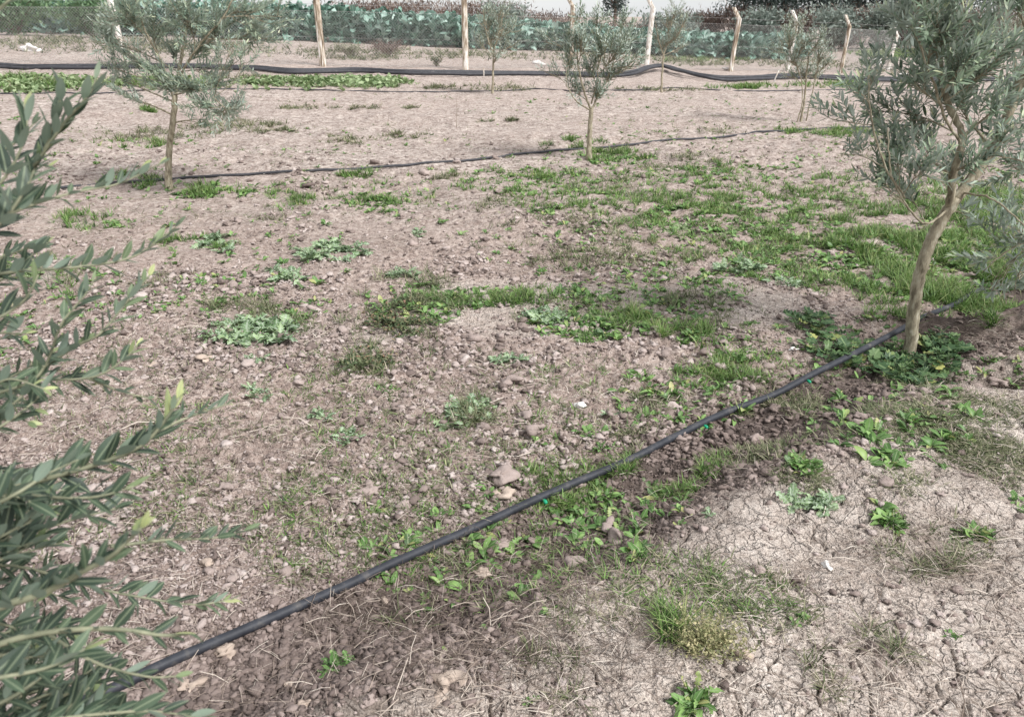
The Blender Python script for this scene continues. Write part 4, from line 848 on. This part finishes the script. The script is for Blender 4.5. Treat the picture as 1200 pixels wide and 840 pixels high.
# the foreground olive at left: trunk just outside the frame, shoots reaching in
def near_olive():
    root = empty('olive_tree', (-1.45, 1.0, float(H(-1.45, 1.0))), 'nearest olive, leafy branches reaching in blurred from the left edge', 'olive tree')
    base = np.array([-1.45, 1.0, float(H(-1.45, 1.0))]); wood, tw, lf = MB(), MB(), MB()
    tr = spline([base-[0, 0, .05], base+[.02, 0, .3], base+[.05, 0, .6], base+[.12, 0, 1.0], base+[.1, .05, 1.5]], 6)
    tube(wood, tr-base, np.linspace(.05, .022, len(tr)), 12, rough=.06)
    def run(pts, leafL=.052, step=.0135, r=.0019, ang=(35, 65), updir=(0, 0, 1), rn=(0, .8), tip=True, bare=.0, w=.23, rec=True):
        leafL *= .60; w *= 1.28; step *= .72; updir = np.array(updir)*random.uniform(-.2, 1.6)
        q = [PD(*p) for p in pts]
        if rec:   # join the shoot back to the trunk out of frame
            i = int(np.argmin(np.abs(tr[:, 2]-(q[0][2]-.18)))); a = tr[i]; m = (a+q[0])/2-[0, 0, .04]
            s0 = spline([a, m, q[0]], 8); tube(tw, s0-base, np.linspace(.008, r, len(s0)), 7)
            leafshoot(lf, s0[5:]-base, leafL, OL_NEAR, .03, w, rn, ang, .1, False, updir)
        s = spline(q, 7); tube(tw, s-base, np.linspace(r, r*.35, len(s)), 6)
        leafshoot(lf, s-base, leafL, OL_NEAR, step, w, rn, ang, bare, tip, updir)
    # upper cluster
    run([(-40, 300, .85), (10, 250, .8), (45, 190, .78), (68, 130, .76), (72, 90, .75)], .056, .017, updir=(0, 0, .6), rn=(0, .9))
    run([(40, 195, .78), (75, 145, .76), (105, 110, .75), (112, 92, .75)], .05, .017, rec=False, ang=(20, 45), rn=(.2, 1))
    run([(-40, 235, .7), (0, 215, .7), (30, 160, .7), (28, 120, .7)], .055, .018, rn=(0, .8))
    run([(-40, 270, .72), (0, 255, .72), (50, 236, .74), (95, 224, .76), (140, 215, .78), (188, 192, .8)], .042, .016, r=.0018, ang=(35, 70), rn=(.2, 1))
    run([(-40, 290, .6), (0, 262, .6), (28, 225, .6), (40, 200, .6)], .05, .018, rn=(0, .6))
    run([(-30, 30, .6), (0, 10, .6), (18, -6, .6)], .04, .02)
    # second tier
    run([(-50, 330, .8), (20, 318, .8), (90, 313, .85), (150, 303, .88), (185, 283, .9), (208, 264, .9)], .046, .0145, r=.002, rn=(.1, .9))
    run([(-40, 470, .8), (30, 450, .8), (54, 426, .8), (72, 380, .78), (100, 345, .78), (112, 325, .78)], .05, .017, rn=(.2, 1))
    run([(50, 430, .8), (90, 405, .82), (118, 390, .82), (150, 352, .83), (176, 322, .84)], .046, .015, rec=False, rn=(.1, 1))
    run([(-50, 450, .85), (21, 445, .85), (103, 443, .86), (140, 425, .87), (168, 398, .88)], .048, .016, rn=(.0, .9))
    run([(103, 443, .86), (140, 458, .9), (180, 468, .93)], .032, .02, rec=False, rn=(.1, .7))
    run([(-40, 390, .7), (0, 372, .7), (30, 350, .7), (45, 322, .7)], .045, .02, rn=(.1, .7))
    run([(-40, 520, .75), (0, 500, .75), (40, 470, .76), (60, 440, .78)], .045, .018, rn=(.1, .7))
    # third tier
    run([(-50, 590, .72), (20, 570, .72), (110, 545, .72), (165, 522, .72), (195, 490, .72), (210, 466, .72)], .055, .016, r=.003, rn=(0, .8))
    run([(160, 525, .74), (200, 498, .8), (240, 482, .82), (272, 472, .84)], .038, .015, rec=False, rn=(.1, .7))
    run([(-50, 560, .66), (20, 578, .66), (103, 583, .66), (157, 570, .66)], .05, .015, updir=(0, 0, -.6), rn=(0, .6))
    run([(-50, 730, .58), (0, 711, .58), (54, 693, .58), (100, 668, .57), (132, 650, .56), (166, 618, .55)], .048, .015, r=.0035, w=.26, rn=(0, .85))
    run([(-40, 640, .7), (20, 630, .7), (80, 610, .72), (140, 595, .74)], .048, .017, rn=(0, .6))
    run([(130, 640, .8), (200, 632, .85), (250, 630, .88), (305, 618, .9)], .042, .0135, updir=(0, 0, 1.2), rec=False, rn=(.1, .7), bare=.2)
    run([(-40, 660, .8), (30, 665, .8), (110, 688, .82), (180, 702, .85), (230, 708, .86), (272, 702, .88)], .046, .014, updir=(0, 0, 1.0), rn=(.0, .7))
    run([(-40, 770, .62), (20, 748, .62), (80, 738, .62), (140, 737, .62), (190, 744, .63), (222, 742, .64)], .042, .02, r=.003, rn=(.0, .8), w=.27)
    run([(60, 745, .7), (110, 775, .7), (170, 792, .72), (210, 792, .74)], .04, .016, updir=(0, 0, 0), rec=False, rn=(0, .6))
    run([(-40, 850, .6), (40, 845, .62), (120, 836, .64), (180, 833, .66), (240, 842, .68)], .045, .017, updir=(0, 0, .6), rn=(0, .6))
    run([(-40, 800, .55), (20, 790, .55), (60, 780, .56), (100, 760, .57)], .05, .015, rn=(0, .6))
    for _ in range(38):      # the dense dark mass low at the left edge
        x = random.uniform(-50, 30); y = random.uniform(560, 850); dp = random.uniform(.6, 1.0)
        run([(x-50, y+25, dp), (x, y, dp), (x+35, y-random.uniform(0, 30), dp+.02), (x+random.uniform(55, 95), y-random.uniform(-10, 50), dp+.03)], .05, .016, rn=(0, .55), rec=random.random() < .3)
    for _ in range(12):
        x = random.uniform(0, 90); y = random.uniform(795, 870); dp = random.uniform(.6, .85)
        run([(x-60, y+35, dp), (x-10, y+8, dp), (x+30, y-random.uniform(5, 30), dp+.02), (x+random.uniform(50, 80), y-random.uniform(10, 50), dp+.03)], .05, .016, rn=(0, .6), rec=False)
    for _ in range(18):
        x = random.uniform(-60, 0); y = random.uniform(180, 560); dp = random.uniform(.7, 1.05)
        run([(x-50, y+25, dp), (x, y, dp), (x+30, y-15, dp), (x+random.uniform(50, 80), y-random.uniform(0, 50), dp)], .045, .02, rn=(0, .7), rec=False)
    wood.build('trunk', M['bark'], root); tw.build('twigs', M['twig'], root); lf.build('crown', M['olive'], root)
near_olive()

# ------------------------------------------------------------------ fence
FP = [ # base px, base py, top x shift over the drawn length, straight height m, arm, mat, width m, label
 (-60, 75, -.03, 1.9, 1, 'conc', .15, None), (147, 76, -.09, 1.9, 1, 'conc', .16, None), (379, 78, -.03, 1.9, 1, 'rust', .19, 'square post streaked rusty brown and white'), (546, 82, -.01, 1.9, 1, 'rust', .19, 'square post stained tan with a white foot'),
 (669, 80, 0, 1.8, 1, 'rust', .15, 'narrow tan post behind the young olive'), (757, 80, .10, 1.85, 1, 'conc', .17, 'white post leaning to the right'), (856, 84, .10, 1.62, 1, 'rust', .15, 'tan post with bent arm and white foot'), (922, 84, .12, 1.62, 1, 'conc', .14, 'pale post half hidden by the bushy sapling'),
 (985, 86, .05, 1.55, 1, 'rust', .12, 'thin tan post with bent arm'), (1040, 82, .12, 1.3, 1, 'conc', .15, 'short white post with bent tip'), (1150, 84, .1, 1.5, 1, 'conc', .14, None), (1290, 84, .1, 1.5, 1, 'conc', .14, None)]
def fence():
    root = empty('chain_link_fence', P1(379, 78), 'chain link fence on pale bent topped posts across the back of the plot', 'fence'); o0 = np.array(root.location)
    tops = []
    for (px, py, lean, hh, arm, mt, wd, lab) in FP:
        b = P1(px, py); b[2] = float(Hm(b[0], b[1])); c = b-o0; w = wd*.44
        V = []; secs = [(np.array([0, 0, -.15]), 0), (np.array([lean*.5, 0, hh*.5]), 0), (np.array([lean, 0, hh]), .0), (np.array([lean-.26, -.12, hh+.38]), 0)]
        for k, (p, _) in enumerate(secs):
            ww = w*(1.05 if k == 0 else 1 if k < 3 else .85); jit = rng.normal(0, .004, (8, 3))
            cr = ww*.22
            ring = [(-ww, -ww+cr), (-ww+cr, -ww), (ww-cr, -ww), (ww, -ww+cr), (ww, ww-cr), (ww-cr, ww), (-ww+cr, ww), (-ww, ww-cr)]
            V += [c+p+[a, d, 0]+jit[i] for i, (a, d) in enumerate(ring)]
        q = [[k*8+i, k*8+(i+1) % 8, k*8+8+(i+1) % 8, k*8+8+i] for k in range(3) for i in range(8)]
        mb = MB(); mb.add(np.array(V), [np.array(q), np.array([list(range(24, 32))])])
        o = mb.build('fence_post', M[mt], root, smooth=False)
        if lab: o['label'] = lab
        tops.append((c+[lean, -.0, hh], c, hh, lean))
    mb = MB(); st = MB()
    for i in range(len(tops)-1):
        (t0, b0, h0, _), (t1, b1, h1, _) = tops[i], tops[i+1]
        L = np.linalg.norm(b1-b0); step = .085; n = int(L/step); off = np.array([0, .10, 0]); hm = 1.45
        def at(u, z): return b0*(1-u)+b1*u+off+[0, 0, .04+z]
        k = int(hm/step)
        for a in range(-k, n+1):
            for sg in (1, -1):
                a0 = a if sg == 1 else a+k
                u0, u1 = a0*step/L, (a0+sg*k)*step/L; z0, z1 = 0, k*step
                if u0 < 0: z0 = z1*(0-u0)/(u1-u0); u0 = 0
                if u1 > 1: z1 = z0+(z1-z0)*(1-u0)/(u1-u0); u1 = 1
                if u0 > 1: z0 = z1*(u0-1)/(u0-u1); u0 = 1
                if u1 < 0: z1 = z0+(z1-z0)*(u0)/(u0-u1); u1 = 0
                if not (0 <= u0 <= 1 and 0 <= u1 <= 1) or abs(u1-u0) < 1e-4: continue
                tube(mb, np.array([at(u0, z0), at(u1, z1)]), .0027, 3, cap=False)
        for z in (.02, .75, 1.44, 1.62): 
            p = spline([at(0, z), at(.5, z-.015), at(1, z)], 4); tube(st, p, .0028, 4, cap=False)
    mb.build('wire_mesh', M['wire'], root); st.build('strand_wire', M['wire'], root)
fence()
mb = MB()
for (px, py, h) in [(567, 90, .35), (640, 100, .0), (809, 95, .5)]:
    pass
def stake(px, py, hpx, r, lean, label, mat='conc'):
    c = onto([px], [py])[0]; h = hpx*pixm(c); mb = MB(); tube(mb, [[0, 0, -.05], [lean*.5, 0, h*.5], [lean, 0, h]], [r, r*.9, r*.8], 6, rough=.08)
    o = mb.build('stake', M[mat]); o.location = tuple(c); tag(o, label, 'stake')
stake(567, 91, 11, .018, 0, 'short pale stake standing at the pipes right of a tan fence post')
stake(906, 97, 14, .02, .12, 'short leaning pale stake behind the pipes near the bushy sapling')
stake(847, 38, 42, .035, .1, 'thin dark pole standing in the dry thicket beyond the crop', 'deadwood')

# ------------------------------------------------------------------ crop beyond the fence
def crop():
    mb = MB(); g = np.random.default_rng(12)
    fx = np.array([-260, -100, 0, 140, 370, 470, 560, 700, 800, 880, 940]); fy = np.array([36, 36, 38, 42, 49, 53, 58, 62, 67, 70, 69.])
    q = P(fx, fy)
    k = 0
    for row in range(11):
        L = np.interp(np.arange(q[0, 0], q[-1, 0], .55), q[:, 0], q[:, 0])
        for x in L:
            y = np.interp(x, q[:, 0], q[:, 1])+row*.95*(1+.06*row)+g.normal(0, .12); xx = x+row*.35+g.normal(0, .1); z = float(Hm(xx, y))
            s = g.uniform(1.05, 1.6)*np.interp(xx, [-12, 0, 8], [1.35, 1.1, .9]); n = 26 if row < 4 else 15
            c = np.array([xx, y, z+.12*s])
            zz = g.random(n); D = nrm(rdir(n, -.1, .6)+np.stack([zz*0, zz*0, 1.6*zz], 1)); B = c+np.stack([.1*D[:, 0], .1*D[:, 1], .55*s*zz-.12*s], 1)
            leaves(mb, CABB, B, D, np.array([[0, 0, 1.]])+rng.normal(0, .3, (n, 3)), g.uniform(.34, .62, n), g.uniform(.2, .34, n), None, .05)
    tag(mb.build('cabbage_crop', M['cabbage']), 'tall blue green cabbage crop in dense rows behind the fence', 'crop', kind='stuff')
crop()
# ------------------------------------------------------------------ shrubs and far trees
def shrub(name, px, py, w, h, mat, n, leaf, label, cat, tpl=OL_FAR, wr=.4, stems=30, stemmat='deadwood', yoff=0, up=.6, dist=None, group=None):
    """crown of leaf sprays on many stems; w,h in photo pixels"""
    if dist is None: c = P1(px, py)
    else:
        u = (px-600)/F; c = np.array([u*dist*.95, dist, 0.]); c[2] = float(Hm(np.clip(c[0], -30, 40), 60 if dist > 70 else dist))
    s = np.hypot(c[0]*0+c[1], 0)*1./cp/F*.87 if dist is None else c[1]/F*.95
    W, Hh = w*s/2, h*s
    root = empty(name, c, label, cat, group); st = MB(); lf = MB(); g = rng
    m = stems; a = g.uniform(0, 6.28, m); tip = np.stack([np.cos(a)*W*g.uniform(.2, .95, m), np.sin(a)*W*.7*g.uniform(.2, .95, m), Hh*g.uniform(.55, 1, m)], 1)
    for t in tip: tube(st, spline([[0, 0, -.05], t*[.35, .35, .5]+g.normal(0, .03, 3)*Hh, t], 4), np.linspace(.022, .005, 9)*(Hh/1.5)**.5, 4, cap=False)
    i = g.integers(0, m, n); f = g.random(n)**.45
    B = tip[i]*np.stack([f, f, f**.8], 1)+g.normal(0, 1, (n, 3))*[W*.16, W*.14, Hh*.09]; B[:, 2] = np.abs(B[:, 2])
    D = nrm(g.normal(0, 1, (n, 3))+[0, 0, up]); cl = _h(i, i*0, 5)
    leaves(lf, tpl, B, D, g.normal(0, 1, (n, 3))+[0, 0, .6], leaf*g.uniform(.6, 1.3, n), leaf*wr*g.uniform(.7, 1.3, n), np.clip(.55*g.random(n)+.45*cl, 0, 1))
    st.build('stems', M[stemmat], root); lf.build('foliage', M[mat], root); return root
DB = 'dry reddish brown bushes beyond the crop'
for (px, py, w, h, n, lab) in [(560, 38, 130, 46, 2600, 'reddish brown dry thicket over the crop right of the tan fence post'), (450, 34, 130, 44, 2200, 'reddish brown dry thicket over the crop left of the tan fence post'), (640, 44, 90, 36, 1600, 'brown dry bush behind the crop at the narrow tan post'), (820, 52, 70, 34, 1700, 'reddish dry bush left of the bent tan fence post'), (880, 54, 70, 40, 2000, 'dark twiggy dry bush right of the bent tan fence post'), (930, 55, 60, 38, 1600, 'reddish dry bush behind the bushy sapling'),
      (990, 58, 70, 42, 2200, 'wide reddish brown dry thicket behind the thin tan post'), (1050, 58, 80, 44, 2400, 'wide brown dry thicket behind the short white post'), (1130, 58, 100, 44, 2200, 'brown dry thicket seen through the big olive crown'), (1230, 58, 120, 44, 1500, 'brown dry thicket at the far right edge'), (740, 48, 80, 26, 1000, 'low brown dry bush behind the leaning white post')]:
    shrub('dry_bush', px, py, w*1.15, h*(.95 if px > 770 else .66), 'dry', int(n*(2.4 if px > 770 else 1.5)), .36, lab, 'dry bush', wr=.20, stems=70, up=1.2, group=None)
shrub('green_bush', 20, 42, 110, 48, 'bush', 3600, .16, 'dense green bush behind the fence at far left', 'bush', wr=.5)
shrub('green_bush', 110, 44, 90, 40, 'bush', 2600, .16, 'green bush behind the mottled fence post at left', 'bush', wr=.5)
shrub('dry_bush', 455, 66, 55, 15, 'dry', 700, .16, 'low dead brown brushwood at the fence foot left of the tan post', 'dry bush', wr=.12, stems=40)
shrub('dry_bush', 410, 67, 40, 14, 'dull', 420, .16, 'low greyish dead brush beside the brushwood at the fence foot', 'dry bush', wr=.12, stems=30)
shrub('dry_bush', 188, 36, 26, 30, 'dry', 500, .16, 'red brown dry plant behind the open spreading olive', 'dry bush', wr=.3, stems=30)
shrub('grass_clump', 511, 78, 12, 10, 'darkweed', 160, .08, 'small dark weed clump behind the thick pipes', 'weed', wr=.3, stems=14)
shrub('grass_clump', 785, 131, 14, 8, 'darkweed', 120, .06, 'small dark weed clump on the pale soil right of the small forked olive', 'weed', wr=.3, stems=14) if False else None
for (px, w, h, mat, n, d, lab) in [(905, 120, 70, 'pine', 5200, 62, 'dark broad pine behind the bent tan fence post'), (985, 120, 75, 'pine', 5200, 66, 'dark broad pine behind the thin tan fence post'), (1055, 110, 70, 'pine', 4600, 64, 'dark pine behind the short white fence post'), (715, 22, 30, 'pine', 700, 75, 'small dark tree on the skyline left of the leaning white post'), (1150, 110, 80, 'pine', 3800, 68, 'dark pine behind the big olive crown')]:
    s = d/F*.95; u = (px-600)/F; c = np.array([u*d*.95, d, 0.]); c[2] = float(Hm(min(c[0], 40), 60)); root = empty('pine_tree', c, lab, 'pine tree'); W = w*s/2; Hh = (h+30)*s
    t = MB(); tube(t, [[0, 0, -.2], [.1, 0, Hh*.4], [0, 0, Hh*.8]], [.22, .16, .07], 8); lf = MB()
    nb = 54; cc = np.stack([rng.uniform(-1, 1, nb)*W, rng.uniform(-.7, .7, nb)*W, Hh*rng.uniform(.36, .95, nb)], 1)
    for q in cc[:16]: tube(t, [[0, 0, min(q[2]*.8, Hh*.6)], q*[.5, .5, .92], q], [.08, .05, .02], 5)
    n = int(n*2.2); i = rng.integers(0, nb, n); B = cc[i]+rng.normal(0, 1, (n, 3))*[W*.17, W*.17, Hh*.065]
    leaves(lf, OL_FAR, B, nrm(rng.normal(0, 1, (n, 3))+[0, 0, .3]), rng.normal(0, 1, (n, 3)), rng.uniform(.2, .45, n), rng.uniform(.05, .12, n), np.clip(.5*rng.random(n)+.5*_h(i, i*0, 3), 0, 1))
    t.build('trunk', M['deadwood'], root); lf.build('crown', M['pine'], root)
for (px, w, h, n, d, lab) in [(965, 70, 44, 1600, 52, 'rounded grey green bush in front of the dark pines'), (880, 60, 42, 1500, 54, 'grey green bush right of the bent tan post'), (1020, 50, 46, 1300, 52, 'grey green bush left of the short white post'), (780, 80, 34, 1600, 56, 'grey green bush behind the sapling by the leaning post'), (590, 60, 34, 1200, 60, 'grey green bush above the crop right of the tan post')]:
    shrub('grey_bush', px, 0, w, h, 'greybush', int(n*1.8), .30, lab, 'bush', wr=.35, dist=d)

# ------------------------------------------------------------------ light
w = bpy.data.worlds.new('World'); scene.world = w; w.use_nodes = True; nt = w.node_tree; nt.nodes.clear()
sky = nt.nodes.new('ShaderNodeTexSky'); sky.sky_type = 'NISHITA'; sky.sun_disc = False
EL, AZ = 48, 125    # degrees above the horizon; compass from +Y towards +X
sky.sun_elevation = R(EL); sky.sun_rotation = R(AZ); sky.dust_density = 1.; sky.air_density = 1.; sky.ozone_density = 1.
hs = nt.nodes.new('ShaderNodeHueSaturation'); hs.inputs['Saturation'].default_value = .38
bg = nt.nodes.new('ShaderNodeBackground'); bg.inputs[1].default_value = .15
out = nt.nodes.new('ShaderNodeOutputWorld')
nt.links.new(sky.outputs[0], hs.inputs['Color']); tcw = nt.nodes.new('ShaderNodeTexCoord'); cn = nt.nodes.new('ShaderNodeTexNoise'); cn.inputs['Scale'].default_value = 2.5; cn.inputs['Detail'].default_value = 6
nt.links.new(tcw.outputs['Generated'], cn.inputs['Vector']); cr_ = nt.nodes.new('ShaderNodeValToRGB'); cr_.color_ramp.elements[0].position = .3; cr_.color_ramp.elements[1].position = .7
cr_.color_ramp.elements[0].color = (.74, .77, .82, 1); cr_.color_ramp.elements[1].color = (1, 1, 1, 1); nt.links.new(cn.outputs[0], cr_.inputs[0])
sc_ = nt.nodes.new('ShaderNodeVectorMath'); sc_.operation = 'SCALE'; sc_.inputs['Scale'].default_value = 3.0; nt.links.new(cr_.outputs[0], sc_.inputs[0])
cm = nt.nodes.new('ShaderNodeMix'); cm.data_type = 'RGBA'; cm.inputs[0].default_value = .8; nt.links.new(hs.outputs[0], cm.inputs[6]); nt.links.new(sc_.outputs[0], cm.inputs[7])
nt.links.new(cm.outputs[2], bg.inputs[0]); nt.links.new(bg.outputs[0], out.inputs[0])
sd = bpy.data.lights.new('sun', 'SUN'); sd.energy = 2.5; sd.angle = R(20); sd.color = (1, .985, .97)
so = bpy.data.objects.new('sun', sd); col.objects.link(so)
from mathutils import Vector
dv = Vector((math.sin(R(AZ))*math.cos(R(EL)), math.cos(R(AZ))*math.cos(R(EL)), math.sin(R(EL))))
so.rotation_euler = dv.to_track_quat('Z', 'Y').to_euler()
vs = scene.view_settings; vs.view_transform = 'Standard'; vs.look = 'None'; vs.exposure = 1.0; vs.gamma = 1; vs.use_curve_mapping = False

# every kind that repeats is one group
GR = {'thistle': 'thistles on the tilled soil', 'leafy_weed': 'leafy weeds on the soil', 'mallow_plant': 'mallow around the big olive', 'seedling': 'seedlings on the soil', 'grass_tuft': 'upright grass tufts', 'creeping_weed': 'creeping weeds', 'dead_weed': 'dry stems standing in the soil',
      'stone': 'stones on the soil', 'soil_lump': 'large soil lumps', 'paper_scrap': 'white scraps on the soil', 'irrigation_pipe': 'irrigation pipes', 'water_pipe': 'bundle of thick water pipes', 'dry_bush': 'dry bushes beyond the fence', 'green_bush': 'green bushes beyond the fence',
      'pine_tree': 'dark pines on the skyline', 'grey_bush': 'grey green bushes beyond the crop', 'stake': 'thin stakes'}
for o in bpy.data.objects:
    k = o.name.split('.')[0]
    if o.parent is None and k in GR and 'group' not in o: o['group'] = GR[k]
